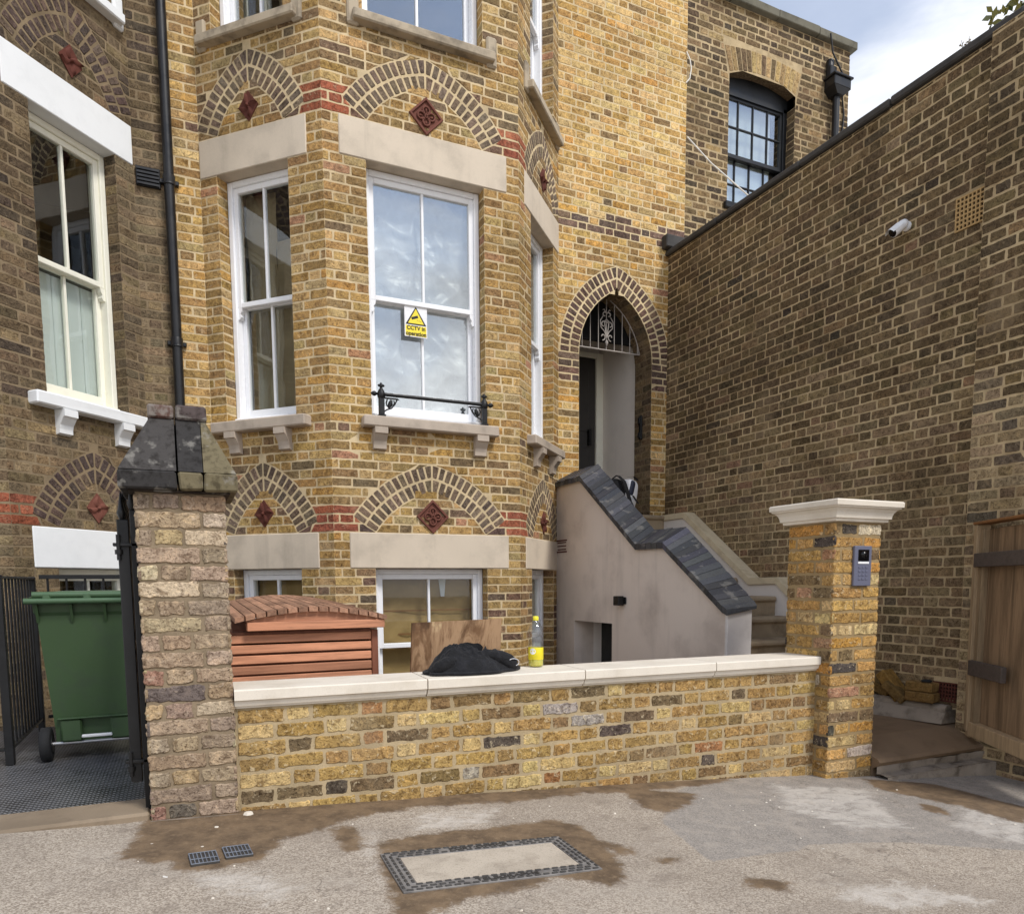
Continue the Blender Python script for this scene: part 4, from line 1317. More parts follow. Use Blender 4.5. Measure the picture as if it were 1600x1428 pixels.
gx = [-60, -30, -15, -8, -5, -3.5] + frange(-2.5, -1.0, .25)[:-1] + frange(-1.0, 5.4, .035) + [5.8, 6.5, 8, 12, 20, 40, 60]
gy = [-60, -30, -15, -8, -4, -2, -1, 0] + frange(.4, 1.2, .1) + frange(1.25, 3.52, .035)
mb = MB(); cols = []; vs = []
for yv in gy:
    for xv in gx:
        m_ = masks(xv, yv) if (-1.1 < xv < 5.5 and yv > 1.2) else (0, 0, 0)
        z = zg(xv)
        if yv > 1.2 and -1 < xv < 5.4:
            z += .004 * noise.noise(V3((xv * 3, yv * 3, 0))) - .0045 * max(0, min(1, m_[0] * 1.4 - .2)) * -1.2
        vs.append(V3((xv, yv, z))); cols.append(m_)
nx_, ny_ = len(gx), len(gy)
fs = [[j * nx_ + i, j * nx_ + i + 1, (j + 1) * nx_ + i + 1, (j + 1) * nx_ + i] for j in range(ny_ - 1) for i in range(nx_ - 1)]
mb.add(vs, fs, cols, 0, True)
def ground_mat():
    t = NT('asphalt_pavement')
    at = t.n('ShaderNodeAttribute', attribute_name='Col').outputs['Color']
    sp = t.n('ShaderNodeSeparateColor'); t.l(at, sp.inputs[0])
    v = t.coord()
    vor = t.n('ShaderNodeTexVoronoi'); vor.inputs['Scale'].default_value = 190; t.l(v, vor.inputs['Vector'])
    vcol = t.n('ShaderNodeSeparateColor'); t.l(vor.outputs['Color'], vcol.inputs[0])
    n1 = t.noise(v, 2.2, 6, .65); n2 = t.noise(v, 9, 5, .65); n3 = t.noise(v, 40, 4, .6); n4 = t.noise(v, 260, 2)
    stones = t.mix(t.ramp(vcol.outputs[0], 0, 1), lin((134, 122, 108)), lin((188, 176, 160)))
    n0 = t.noise(v, .9, 6, .7, .5)
    c = t.mix(t.ramp(n0, .42, .62, 0, .4), stones, lin((132, 121, 109)))
    c = t.mix(t.ramp(n1, .5, .66, 0, .4), c, lin((172, 162, 149)))
    c = t.mix(t.ramp(n2, .52, .7, 0, .5), c, lin((124, 112, 100)))
    # smoother grey patch
    em = t.math('ADD', sp.outputs[1], t.math('MULTIPLY', t.math('SUBTRACT', n3, .5), .25))
    smooth = t.mix(t.ramp(vcol.outputs[1], 0, 1), lin((124, 119, 113)), lin((158, 151, 143)))
    smooth = t.mix(t.ramp(n2, .45, .7, 0, .6), smooth, lin((176, 166, 154)))
    c = t.mix(t.ramp(em, .45, .56, 0, .85), c, smooth)
    ce = t.math('ABSOLUTE', t.math('SUBTRACT', t.noise(v, 1.7, 5, .6, .4), .5))
    c = t.mix(t.math('MULTIPLY', t.ramp(ce, .006, .0, 0, .6), t.ramp(n1, .45, .6)), c, lin((84, 76, 68)))
    # white mortar smears
    vs_ = t.coord(scale=(9, 14, 9)); ns = t.noise(vs_, 1.0, 8, .78, .6)
    ew = t.math('ADD', t.math('MULTIPLY', sp.outputs[2], .42), t.math('MULTIPLY', ns, 1.15))
    c = t.mix(t.ramp(ew, .78, 1.12, 0, .6), c, lin((208, 201, 191)))
    spk = t.noise(v, 28, 2, .5)
    c = t.mix(t.ramp(spk, .765, .79, 0, .85), c, lin((228, 224, 216)))
    c = t.mix(t.ramp(t.noise(t.coord(scale=(1, 1.7, 1)), 19, 2), .76, .79, 0, .8), c, lin((86, 74, 64)))
    # brown wet sand
    es = t.math('ADD', sp.outputs[0], t.math('MULTIPLY', t.math('SUBTRACT', t.noise(v, 11, 6, .7), .5), .95))
    es = t.math('ADD', es, t.math('MULTIPLY', t.math('SUBTRACT', n3, .5), .35))
    sand = t.mix(t.ramp(n2, .35, .65), lin((122, 101, 77)), lin((92, 75, 57)))
    sand = t.mix(t.ramp(n3, .5, .72, 0, .45), sand, lin((142, 121, 95)))
    f = t.ramp(es, .36, .66, 0, .95)
    c = t.mix(f, c, sand)
    h = t.math('ADD', t.math('MULTIPLY', vor.outputs['Distance'], -.6), t.math('MULTIPLY', n3, .6))
    h = t.math('ADD', h, t.math('MULTIPLY', n4, .3))
    return t.pbr(c, t.mix(f, (.9, .9, .9), (.8, .8, .8)), t.bump(h, .55, .006), spec=.25)
g_o = struct(mb.build('pavement', ground_mat()))
# floor of the sunken area
mb = MB(); mb.box(-.2, 3.45, -1.26, 3.95, 7.1, -1.2)
mb.box(.2, 3.75, -1.2, 3.74, 3.78, .3); mb.box(-.2, 3.87, -1.2, -.12, 6.3, -.02)
struct(mb.build('area_floor', M['concrete']))
# chequer plate floor on the left
mb = MB(); mb.box(-4, 3.76, -.05, -.12, 6.2, .02)
def chequer():
    t = NT('chequer_plate_steel')
    v = t.coord(scale=(28, 28, 28))
    sx = t.n('ShaderNodeSeparateXYZ'); t.l(v, sx.inputs[0])
    a = t.math('ADD', sx.outputs[0], sx.outputs[1]); b = t.math('SUBTRACT', sx.outputs[0], sx.outputs[1])
    ck = t.math('MODULO', t.math('ABSOLUTE', t.math('ADD', t.math('FLOOR', a), t.math('FLOOR', b))), 2.0)
    def lens(p, q):
        x = t.math('SUBTRACT', t.math('FRACT', p), .5); y = t.math('SUBTRACT', t.math('FRACT', q), .5)
        e = t.math('ADD', t.math('POWER', t.math('MULTIPLY', x, 2.2), 2.0), t.math('POWER', t.math('MULTIPLY', y, 6.5), 2.0))
        return t.ramp(e, 1.0, .5)
    h = t.math('ADD', t.math('MULTIPLY', lens(a, b), ck), t.math('MULTIPLY', lens(b, a), t.math('SUBTRACT', 1.0, ck)))
    n = t.noise(t.coord(), 6, 5, .65)
    c = t.mix(t.ramp(n, .4, .7), lin((84, 84, 86)), lin((48, 47, 47)))
    c = t.mix(t.math('MULTIPLY', h, .85), c, lin((196, 196, 198)))
    return t.pbr(c, .42, t.bump(h, 1.0, .012), metal=.35, spec=.5)
M['chequer'] = chequer()
pl_ = struct(mb.build('floor', M['chequer']))
th = MB(); r = random.Random(50)
for xa, xb in ((-3.6, -2.4), (-2.39, -1.2), (-1.19, -.16)):
    th.cbox(xa, 3.50, -.06, xb, 3.765, .052 if xb > -1 else .06, .012, jit=.003, r=r)
tag(th.build('stone_threshold', M['threshold'], None, V3((-1.5, 3.6, 0))), 'worn sandy stone doorstep across the gateway in front of the green bin', 'doorstep')

# ================================================================== FRONT GARDEN WALL
gw = thing('garden_wall', 'low yellow brick front garden wall capped with pale coping stones', 'wall', tuple((FW0 + FW1) / 2 + V3((0, .1, -.1))))
FLEN = (FW1 - FW0).length
F_FW = Fr(FW0, FW1 - FW0)
wb = MB()
brickwall(wb, F_FW, 0.012, FLEN, .485 - .0765 * 11, .485, P_FRONT, random.Random(51), course=.0765, joint=.0135, h=.003, jit=.005, wob=.004, S_=.212, sub=.022, ch=.004)
wb.box(0, -.001, -.4, FLEN, -.22, .484, (1, 1, 1), 1, fr=F_FW)
wb.build('wall', [M['brick_new'], M['mort_front']], gw)
js = [0.0, .905, 1.79, 2.66, FLEN - .004]
prof = [(.046, .528), (.046, .571), (.040, .577), (-.262, .577), (-.268, .57), (-.268, .487), (.012, .487), (.014, .496), (.026, .499), (.030, .510), (.034, .522)]
for a, b in zip(js[:-1], js[1:]):
    mb = MB(); mb.prism(prof, a + .003, b - .003, lambda p, q, w: F_FW.P(w, p, q))
    mb.build('coping_stone', M['stone_white'], gw)

# ================================================================== LEFT GATE PIER
lp = thing('gate_pier', 'old weathered brick gate pier with a dark pyramidal brick cap', 'gate pier', (.025, 3.665, -.03))
LX0, LX1, LY0, LY1 = -.150, .200, 3.49, 3.84
wb = MB(); r = random.Random(52)
kw = dict(course=.0757, joint=.011, h=.005, jit=.0055, wob=.005, S_=.222, H_=.108, sub=.02, ch=.005)
for k, (o, u) in enumerate((((LX0, LY0, 0), (1, 0, 0)), ((LX1, LY0, 0), (0, 1, 0)), ((LX1, LY1, 0), (-1, 0, 0)), ((LX0, LY1, 0), (0, -1, 0)))):
    brickwall(wb, Fr(o, u), 0, .35, -.07, 1.444, P_LP, r, ext=(.007, .007), ph=.33 * (k % 2) + .02, bond='flemish', **kw)
wb.build('pier_shaft', [M['brick_pier'], M['mort_pier']], lp)
mb = MB(); r = random.Random(53)
BLUE, BLUE2, RED_, OLV = lin((54, 52, 51)), lin((68, 65, 63)), lin((88, 64, 56)), lin((110, 101, 78))
cxm = .018
def blk(xa, ya, za, xb, yb_, zb_, col): mb.cbox(xa, ya, za, xb, yb_, zb_, .008, col, jit=.003, r=r)
mb.box(-.175, 3.46, 1.445, .225, 3.87, 1.452, lin((60, 52, 46)))
for ya, yb_ in ((3.425, 3.66), (3.668, 3.905)):
    blk(-.21, ya, 1.452, cxm - .004, yb_, 1.53, BLUE if ya < 3.5 else BLUE2); blk(cxm + .004, ya, 1.452, .118, yb_, 1.53, OLV); blk(.121, ya, 1.452, .258, yb_, 1.53, OLV)
def frus(xa, xb, xa2, xb2, ya, yb_, ya2, yb2, za, zb_, col):
    mb.hexa([(xa, ya, za), (xb, ya, za), (xb, yb_, za), (xa, yb_, za), (xa2, ya2, zb_), (xb2, ya2, zb_), (xb2, yb2, zb_), (xa2, yb2, zb_)], col)
frus(-.205, cxm - .004, -.082, cxm - .004, 3.43, 3.665, 3.55, 3.665, 1.531, 1.766, BLUE2)
frus(cxm + .004, .118, cxm + .004, .118, 3.43, 3.665, 3.55, 3.665, 1.531, 1.766, BLUE)
frus(.121, .252, .121, .140, 3.43, 3.665, 3.55, 3.665, 1.531, 1.766, OLV)
frus(-.205, .252, -.082, .140, 3.667, 3.90, 3.667, 3.78, 1.531, 1.766, BLUE2)
blk(-.09, 3.54, 1.767, cxm - .004, 3.79, 1.826, RED_); blk(cxm + .004, 3.535, 1.767, .145, 3.79, 1.828, lin((84, 74, 72)))
mb.build('pier_cap', M['capbrick'], lp)
mb = MB()
mb.tube([(-.16, 3.472, .0), (.0, 3.468, -.01), (.2, 3.466, -.02), (.235, 3.49, -.025)], [.022, .028, .026, .02], 8)
mb.build('mortar_fillet', M['concrete'], lp)

# ================================================================== RIGHT GATE PIER
rp = thing('gate_pier', 'yellow brick gate pier with a moulded white stone cap and an intercom', 'gate pier', (3.875, 3.43, -.23))
RX0, RX1, RY0, RY1 = 3.672, 4.068, 3.25, 3.615
wb = MB(); r = random.Random(54)
kw = dict(course=.0785, joint=.0145, h=.004, jit=.005, wob=.004, S_=.245, H_=.122, sub=.022, ch=.004)
for k, (o, u, L) in enumerate((((RX0, RY0, 0), (1, 0, 0), RX1 - RX0), ((RX1, RY0, 0), (0, 1, 0), RY1 - RY0), ((RX1, RY1, 0), (-1, 0, 0), RX1 - RX0), ((RX0, RY1, 0), (0, -1, 0), RY1 - RY0))):
    brickwall(wb, Fr(o, u), 0, L, -.24 - .0785, 1.411, P_RP, r, ext=(.005, .005), ph=.22 * (k % 2), **kw)
wb.build('pier_shaft', [M['brick_new'], M['mort_rpier']], rp)
mb = MB()
prof = [(.012, 1.412), (.030, 1.416), (.032, 1.432), (.044, 1.434), (.046, 1.450), (.052, 1.470), (.066, 1.488), (.082, 1.496), (.082, 1.502), (.092, 1.505), (.094, 1.532), (.088, 1.540)]
rings_ = [[(RX0 - o, RY0 - o, z), (RX1 + o, RY0 - o, z), (RX1 + o, RY1 + o, z), (RX0 - o, RY1 + o, z)] for o, z in prof]
vs = [V3(p) for q in rings_ for p in q]
fs = [[k * 4 + i, k * 4 + (i + 1) % 4, (k + 1) * 4 + (i + 1) % 4, (k + 1) * 4 + i] for k in range(len(prof) - 1) for i in range(4)]
fs.append([0, 3, 2, 1]); t_ = len(vs); vs.append(V3(((RX0 + RX1) / 2, (RY0 + RY1) / 2, 1.549)))
fs += [[t_ - 4 + i, t_ - 4 + (i + 1) % 4, t_] for i in range(4)]
mb.add(vs, fs); mb.build('pier_cap', M['stone_white'], rp)
# intercom
ic = thing('intercom_panel', 'slate blue video intercom keypad on the front of the yellow gate pier', 'intercom', (3.895, 3.245, 1.02))
mb = MB(); mb.cbox(3.822, RY0 - .024, 1.018, 3.972, RY0 - .003, 1.267, .004)
for i in range(3):
    for k in range(4):
        mb.cbox(3.856 + i * .031, RY0 - .027, 1.055 + k * .024, 3.876 + i * .031, RY0 - .0245, 1.070 + k * .024, .0015)
mb.build('panel', M['intercom'], ic)
mb = MB(); mb.cbox(3.850, RY0 - .0275, 1.172, 3.944, RY0 - .0245, 1.244, .001)
l_ = mb.build('lens_cover', M['lens'], ic)
mb = MB(); mb.tube([(3.897, RY0 - .027, 1.213), (3.897, RY0 - .036, 1.213), (3.897, RY0 - .041, 1.213)], [.024, .020, .008], 18); mb.build('camera_lens', M['lens'], ic)
mb = MB(); mb.cbox(3.849, RY0 - .0275, 1.156, 3.945, RY0 - .0245, 1.169, .001); mb.build('name_strip', M['white_plastic'], ic)
# ================================================================== ENTRANCE STAIRS
st = thing('entrance_stairs', 'stone entrance stairs to the arched door between a rendered flank wall and a side kerb', 'stairs', (4.4, 5.4, 0))
FX0, FX1 = 3.74, 3.975
DY0, DY1, DZ = 5.87, 6.60, .66
FYE = 4.267
top = [(YD - .003, 2.105), (6.44, 2.105), (5.446, 1.380), (5.048, 1.375), (4.33, .868), (FYE, .862)]
yzx = lambda p, q, w: V3((w, p, q))
mb = MB()
# left face with the basement door notch, as prisms cut at the door
pa = [(YD - .003, -1.2)] + top[:2] + [(DY1, 2.105), (DY1, -1.2)] if False else None
def slab(poly): mb.prism(poly, FX0, FX1, yzx)
def topz(y):
    for (ya, za), (yb_, zb_) in zip(top[:-1], top[1:]):
        if yb_ <= y <= ya: return za + (zb_ - za) * (ya - y) / (ya - yb_)
    return top[-1][1]
slab([(YD - .003, -1.2), (YD - .003, 2.105), (DY1, 2.105), (DY1, -1.2)][::-1])
slab([(DY1, DZ), (DY1, 2.105), (6.44, 2.105), (DY0, topz(DY0)), (DY0, DZ)][::-1])
slab([(DY0, -1.2), (DY0, topz(DY0)), (5.446, 1.38), (5.048, 1.375), (4.33, .868), (FYE + .004, .862), (FYE + .004, -1.2)][::-1])
fw_ = mb.build('flank_wall', M['render'], st)
mb = MB(); mb.cbox(FX0 - .004, FYE, -.6, FX1 + .004, FYE + .03, .858, .006); mb.build('end_face', M['render_pale'], st)
# engineering brick coping, pitched towards the area
Lp = [(7.06, 2.10), (6.44, 2.10), (5.446, 1.374), (5.048, 1.370), (4.300, .862)]
Rp = [(7.06, 2.262), (6.56, 2.268), (5.56, 1.530), (5.10, 1.522), (4.27, .905)]
cnt = [8, 16, 5, 14]
mb = MB(); r = random.Random(61); CB = [lin((66, 68, 72)), lin((58, 60, 66)), lin((76, 77, 80)), lin((70, 72, 82)), lin((52, 53, 57))]
XL, XR = FX0 - .035, FX1 + .02
for s in range(4):
    for k in range(cnt[s]):
        g = .03
        def at(A, t): return (A[s][0] + (A[s + 1][0] - A[s][0]) * t, A[s][1] + (A[s + 1][1] - A[s][1]) * t)
        t0, t1 = (k + g * 1.3) / cnt[s], (k + 1 - g * 1.3) / cnt[s]
        a0, a1, b0, b1 = at(Lp, t0), at(Lp, t1), at(Rp, t0), at(Rp, t1)
        e = r.uniform(-.004, .004); h = .058
        mb.hexa([(XL, a1[0], a1[1] - h + .02), (XR, b1[0], b1[1] - h), (XR, b0[0], b0[1] - h), (XL, a0[0], a0[1] - h + .02),
                 (XL, a1[0], a1[1] + .015 + e), (XR, b1[0], b1[1] + e), (XR, b0[0], b0[1] + e), (XL, a0[0], a0[1] + .015 + e)], jcol(r.choice(CB), r, .15))
# hipped bottom end
mb.hexa([(XL, 4.24, .80), (XR, 4.24, .845), (XR, 4.268, .85), (XL, 4.298, .82), (XL, 4.245, .845), (XR, 4.238, .868), (XR, 4.268, .903), (XL, 4.298, .874)], CB[0])
cp = mb.build('brick_coping', M['slate'], st)
mb = MB()
for s in range(4):
    a0, a1, b0, b1 = Lp[s], Lp[s + 1], Rp[s], Rp[s + 1]
    mb.hexa([(XL + .01, a1[0], a1[1] - .03), (XR - .006, b1[0], b1[1] - .06), (XR - .006, b0[0], b0[1] - .06), (XL + .01, a0[0], a0[1] - .03),
             (XL + .01, a1[0], a1[1] - .004), (XR - .006, b1[0], b1[1] - .022), (XR - .006, b0[0], b0[1] - .022), (XL + .01, a0[0], a0[1] - .004)])
mb.build('coping_mortar', M['mort_pier'], cp)
# basement door in the flank
mb = MB(); mb.cbox(FX1 + .10, DY0 - .2, -1.2, FX1 + .14, DY1 + .02, DZ + .1, .004); mb.cbox(FX1 + .07, DY0 + .33, -.2, FX1 + .1, DY0 + .36, -.1, .004)
bd = mb.build('basement_door', M['black_paint'], st)
mb = MB(); mb.box(FX1 + .001, DY1 + .001, -1.2, FX1 + .15, DY1 + .03, DZ + .1); mb.box(FX1 + .001, DY0 - .25, DZ + .02, FX1 + .15, DY1 + .03, DZ + .06); mb.build('door_lining', M['plaster'], st)
# steps
XS0, XS1 = FX1 + .003, 5.055
nos = [(.195, 4.10), (.375, 4.35), (.555, 4.60), (.735, 4.85), (.914, 5.10), (1.09, 5.62), (1.27, 5.90), (1.45, 6.20), (1.62, 6.52), (1.80, 6.83)]
nos = [(z, y) for z, y in nos]
r = random.Random(62)
for i, (z, y) in enumerate(nos):
    y2 = nos[i + 1][1] if i + 1 < len(nos) else YD + .02
    mb = MB()
    mb.cbox(XS0, y, z - .052, XS1, y2 + .03, z, .016, jit=.002, r=r)
    zb_ = nos[i - 1][0] if i else -.06
    mb.box(XS0, y + .03, zb_ - .01, XS1, y2 + .05, z - .05)
    mb.build('step', M['sandstone'], st)
# side kerb with stone coping against the long wall
KX0, KX1 = 5.058, WX - .008
kc = [(7.0, 1.742), (6.50, 1.742), (5.476, 1.020), (5.12, 1.025), (4.96, .90), (4.30, .42), (4.28, .20)]
mb = MB()
mb.prism([(7.0, -.05)] + kc + [(4.28, -.05)], KX0, KX1, yzx); mb.build('kerb_wall', M['plaster'], st)
mb = MB()
for (ya, za), (yb_, zb_) in zip(kc[:-1], kc[1:]):
    h = .065
    dy, dz = yb_ - ya, zb_ - za; L = sqrt(dy * dy + dz * dz); ny, nz = -dz / L, dy / L
    if nz < 0: ny, nz = -ny, -nz
    o = .0015
    mb.hexa([(KX0 - .018, ya - dy / L * -0 , za + .002), (KX1, ya, za + .002), (KX1, yb_, zb_ + .002), (KX0 - .018, yb_, zb_ + .002),
             (KX0 - .010, ya, za + h), (KX1, ya, za + h), (KX1, yb_, zb_ + h), (KX0 - .010, yb_, zb_ + h)])
mb.build('kerb_coping', M['sandstone_pale'], st)
# vent hole and lamp on the flank
mb = MB()
vy0, vy1, vz0, vz1 = 6.77, 6.96, 1.385, 1.49
mb.cbox(FX0 - .006, vy0 - .015, vz0 - .015, FX0 + .01, vy1 + .015, vz0, .003); mb.cbox(FX0 - .006, vy0 - .015, vz1, FX0 + .01, vy1 + .015, vz1 + .015, .003)
for k in range(3):
    z = vz0 + .012 + k * .036; mb.cbox(FX0 - .004, vy0, z, FX0 - .001, vy1, z + .012, .001, lin((120, 96, 84)))
mb.build('air_vent', M['terracotta_dark'], st)
wl_ = thing('wall_light', 'small black box light on the grey rendered stair wall', 'wall light', (FX0, 5.69, .84))
mb = MB(); mb.cbox(FX0 - .075, 5.645, .838, FX0 - .014, 5.74, .925, .006); wlb = mb.build('lamp_housing', M['black_iron'], wl_)
mb = MB(); mb.cbox(FX0 - .014, 5.625, .85, FX0 - .001, 5.755, .915, .004); mb.build('back_plate', M['black_iron'], wl_)

# landing inside the right gateway
mb = MB()
prof = [(3.20, -.150), (3.185, -.125), (3.20, -.105), (3.45, -.012), (3.8, 0.0), (4.2, 0.0), (4.2, -.4), (3.24, -.4), (3.24, -.17)]
mb.prism(prof, 4.072, 5.44, yzx)
lo_ = struct(mb.build('landing_floor', M['mud']))
mb = MB(); r = random.Random(63)
xs = [4.075, 4.55, 5.05, 5.7, 6.4]
def rough(mb, pts, nu, nv, amp, sc, seed):
    """rough broken face through a bilinear patch"""
    A, B, C_, D = [V3(p) for p in pts]
    nrm = (B - A).cross(D - A).normalized()
    def P(s, t_):
        p = A * (1 - s) * (1 - t_) + B * s * (1 - t_) + C_ * s * t_ + D * (1 - s) * t_
        q = p * sc + V3((seed, 0, 0))
        return p + nrm * amp * (noise.noise(q) + .5 * noise.noise(q * 2.7) + .25 * noise.noise(q * 6))
    mb.grid(P, nu, nv)
ys = lambda x: 3.205 - .012 * (x - 4.07)
xa, xb = 4.075, 5.30
# upper slab edge, dark recess, lower broken course
rough(mb, [(xa, ys(xa), -.205), (xb, ys(xb), -.20), (xb, ys(xb) - .005, -.15), (xa, ys(xa) - .005, -.15)], 40, 5, .012, 9, 1)
rough(mb, [(xa, ys(xa) - .075, -.205), (xb, ys(xb) - .10, -.205), (xb, ys(xb) + .01, -.20), (xa, ys(xa) + .01, -.20)], 40, 8, .010, 8, 2)
rough(mb, [(xa, ys(xa) - .085, -.33), (xb, ys(xb) - .115, -.36), (xb, ys(xb) - .10, -.205), (xa, ys(xa) - .075, -.205)], 44, 10, .014, 7, 3)
rough(mb, [(xb, ys(xb) - .12, -.20), (6.6, 3.45, -.17), (6.6, 4.2, -.15), (xb, 3.9, -.13)], 30, 20, .016, 4, 4)
rough(mb, [(xb, ys(xb) - .13, -.37), (6.6, 3.43, -.37), (6.6, 3.45, -.17), (xb, ys(xb) - .12, -.20)], 30, 8, .016, 6, 5)
struct(mb.build('landing_kerb', M['concrete']))
# kerb edging at the foot of the side wall
mb = MB()
mb.tube([(4.93, 4.30, .085), (4.98, 4.12, .090), (5.05, 4.02, .095), (5.10, 3.80, .09), (5.13, 3.46, .085)], .05, 12)
mb.hexa([(5.04, 3.45, 0), (5.199, 3.45, 0), (5.199, 4.2, 0), (4.90, 4.2, 0), (5.09, 3.45, .09), (5.199, 3.45, .09), (5.199, 4.2, .1), (4.96, 4.2, .1)])
tag(mb.build('kerb_edging', M['concrete'], None, V3((5.1, 3.8, 0))), 'rounded grey concrete edging along the foot of the long side wall', 'kerb')
# loose bricks stacked on it
def loose(cx, cy, cz, yaw, tilt, label, col, seed, size=(.215, .10, .072)):
    from mathutils import Matrix
    r = random.Random(seed)
    m = Matrix.Translation((cx, cy, cz)) @ Matrix.Rotation(yaw, 4, 'Z') @ Matrix.Rotation(tilt, 4, 'Y')
    class F:
        def P(self, a, b, c): return m @ V3((a, b, c))
    mb = MB(); a, b, c = (s / 2 for s in size)
    mb.cbox(-a, -b, -c, a, b, c, .008, lin(col), fr=F(), jit=.003, r=r)
    tag(mb.build('loose_brick', M['brick_loose'], None, V3((cx, cy, cz - c))), label, 'brick', 'loose bricks by the side wall')
M['brick_loose'] = brick_mat('loose_yellow_brick', .6, .15, (190, 170, 130), .8, .2, .6)
loose(5.085, 3.64, .177, Rd(98), 0, 'loose yellow brick lying flat next to the red air brick, lower of the pair', (122, 95, 55), 1)
loose(5.09, 3.65, .252, Rd(92), 0, 'loose yellow brick on top of another beside the red air brick', (131, 103, 60), 2)
loose(5.10, 3.90, .23, Rd(96), Rd(-48), 'loose yellow brick leaning steeply, half hidden behind the gate pier', (141, 109, 57), 3, (.26, .13, .085))
loose(5.12, 4.02, .19, Rd(85), Rd(-20), 'loose yellow brick at the back of the pile behind the gate pier', (122, 96, 55), 4)
loose(5.05, 3.84, .19, Rd(104), Rd(-38), 'loose dark yellow brick wedged in front of the leaning one', (114, 90, 52), 5, (.2, .1, .07))
mb = MB(); mb.tube([(5.07, 3.60 + .03 * cos(a), .305 + .008 * sin(a * 2)) if False else (5.07 + .025 * cos(a), 3.60 + .03 * sin(a), .30) for a in [k * pi / 6 for k in range(13)]], .009, 8)
tag(mb.build('tape_roll', M['rubber'], None, V3((5.07, 3.6, .29))), 'small black ring lying on the loose yellow bricks', 'ring')

# ================================================================== WHEELIE BIN
wbn = thing('wheelie_bin', 'dark green wheelie bin standing on the chequer plate behind the gate', 'wheelie bin', (-.50, 5.2, .02))
bx, by = -.485, 4.90
def brect(w, y0, y1, z): return [V3((bx - w, by + y0, z)), V3((bx + w, by + y0, z)), V3((bx + w, by + y1, z)), V3((bx - w, by + y1, z))]
mb = MB()
lv = [(.205, .10, .52, .105), (.215, .07, .55, .13), (.215, .065, .55, .20), (.262, .0, .64, .88), (.275, -.01, .66, .90), (.278, -.015, .665, .955), (.278, -.015, .665, .965)]
vs = []
for w, y0, y1, z in lv: vs += brect(w, y0, y1, z)
fs = [[k * 4 + i, k * 4 + (i + 1) % 4, (k + 1) * 4 + (i + 1) % 4, (k + 1) * 4 + i] for k in range(len(lv) - 1) for i in range(4)]
fs += [[3, 2, 1, 0], [len(vs) - 4, len(vs) - 3, len(vs) - 2, len(vs) - 1]]
mb.add(vs, fs)
for s in (-1, 1):
    mb.cbox(bx + s * .13 - .055, by + .03, .13, bx + s * .13 + .055, by + .10, .265, .01)
mb.cbox(bx - .2, by + .02, .265, bx + .2, by + .06, .275, .006)
for k in range(4):
    xx = bx - .255 + k * .17; mb.prism([(by - .005, .84), (by - .05, .945), (by - .005, .965)], xx - .007, xx + .007, yzx)
bb = mb.build('bin_body', M['bin_green'], wbn)
mb = MB()
mb.tube([(bx - .31, by - .055, .965), (bx + .31, by - .055, .965)], .017, 12)
mb.build('handle', M['bin_lid'], bb)
mb = MB()
def LP(s, t):
    x = bx - .29 + .58 * s; y = by - .03 + .72 * t
    e = min(1, 5 * min(s, 1 - s), 5 * min(t, 1 - t))
    return V3((x, y, .985 + .035 * e ** .5))
mb.grid(LP, 14, 14)
mb.cbox(bx - .29, by - .03, .966, bx + .29, by + .69, .986, .008)
mb.tube([(bx - .27, by - .04, 1.0), (bx + .27, by - .04, 1.0)], .018, 12)
for k in range(3):
    mb.cbox(bx - .2 + k * .2 - .02, by - .06, .975, bx - .2 + k * .2 + .02, by, 1.01, .006)
mb.build('lid', M['bin_lid'], wbn)
for s in (-1, 1):
    mb = MB(); xx = bx + s * .265
    mb.tube([(xx - .028, by + .07, .12), (xx - .024, by + .07, .12), (xx + .024, by + .07, .12), (xx + .028, by + .07, .12)], [.088, .1, .1, .088], 28)
    wh = mb.build('wheel', M['rubber'], wbn)
    mb = MB(); mb.tube([(xx - .031, by + .07, .12), (xx + .031, by + .07, .12)], .05, 20); mb.build('hub', M['plastic_black'], wh)
mb = MB(); mb.tube([(bx - .27, by + .07, .12), (bx + .27, by + .07, .12)], .01, 10); mb.build('axle', M['galv'], wbn)
mb = MB(); mb.cbox(bx - .08, by + .025, .15, bx + .08, by + .045, .168, .004); mb.build('bar', M['white_plastic'], wbn)

# ================================================================== IRON GATE, RAILINGS
gt = thing('iron_gate', 'black iron gate standing open edge on beside the old brick pier', 'gate', (-.19, 3.6, .05))
def gate_bars(mb, p0, p1, z0, z1, n, rad=.008, spear=True):
    p0, p1 = V3(p0), V3(p1)
    for k in range(n):
        q = p0 + (p1 - p0) * (k / (n - 1) if n > 1 else 0)
        mb.tube([(q.x, q.y, z0), (q.x, q.y, z1)], rad, 8)
        if spear: mb.tube([(q.x, q.y, z1), (q.x, q.y, z1 + .03), (q.x, q.y, z1 + .11)], [.008, .018, .001], 8)
mb = MB()
mb.cbox(-.232, 3.60, .17, -.186, 3.65, 1.335, .003); mb.cbox(-.228, 4.56, .12, -.192, 4.60, 1.30, .003)
for z in (.2, .75, 1.24): mb.cbox(-.225, 3.65, z, -.197, 4.56, z + .035, .003)
gf = mb.build('gate_frame', M['black_iron'], gt)
mb = MB(); gate_bars(mb, (-.211, 3.72, 0), (-.211, 4.49, 0), .15, 1.36, 8); mb.build('gate_bars', M['black_iron'], gt)
mb = MB()
mb.cbox(-.180, 3.585, .035, -.156, 3.64, 1.375, .003); 
mb.build('hinge_post', M['black_iron'], gt)
for z in (.26, 1.22):
    m = MB(); m.cbox(-.25, 3.585, z, -.155, 3.625, z + .014, .002); m.tube([(-.228, 3.59, z - .06), (-.228, 3.59, z + .05)], .009, 10); m.tube([(-.228, 3.59, z - .035), (-.228, 3.59, z - .015)], .016, 6); m.build('hinge', M['black_iron'], gt)
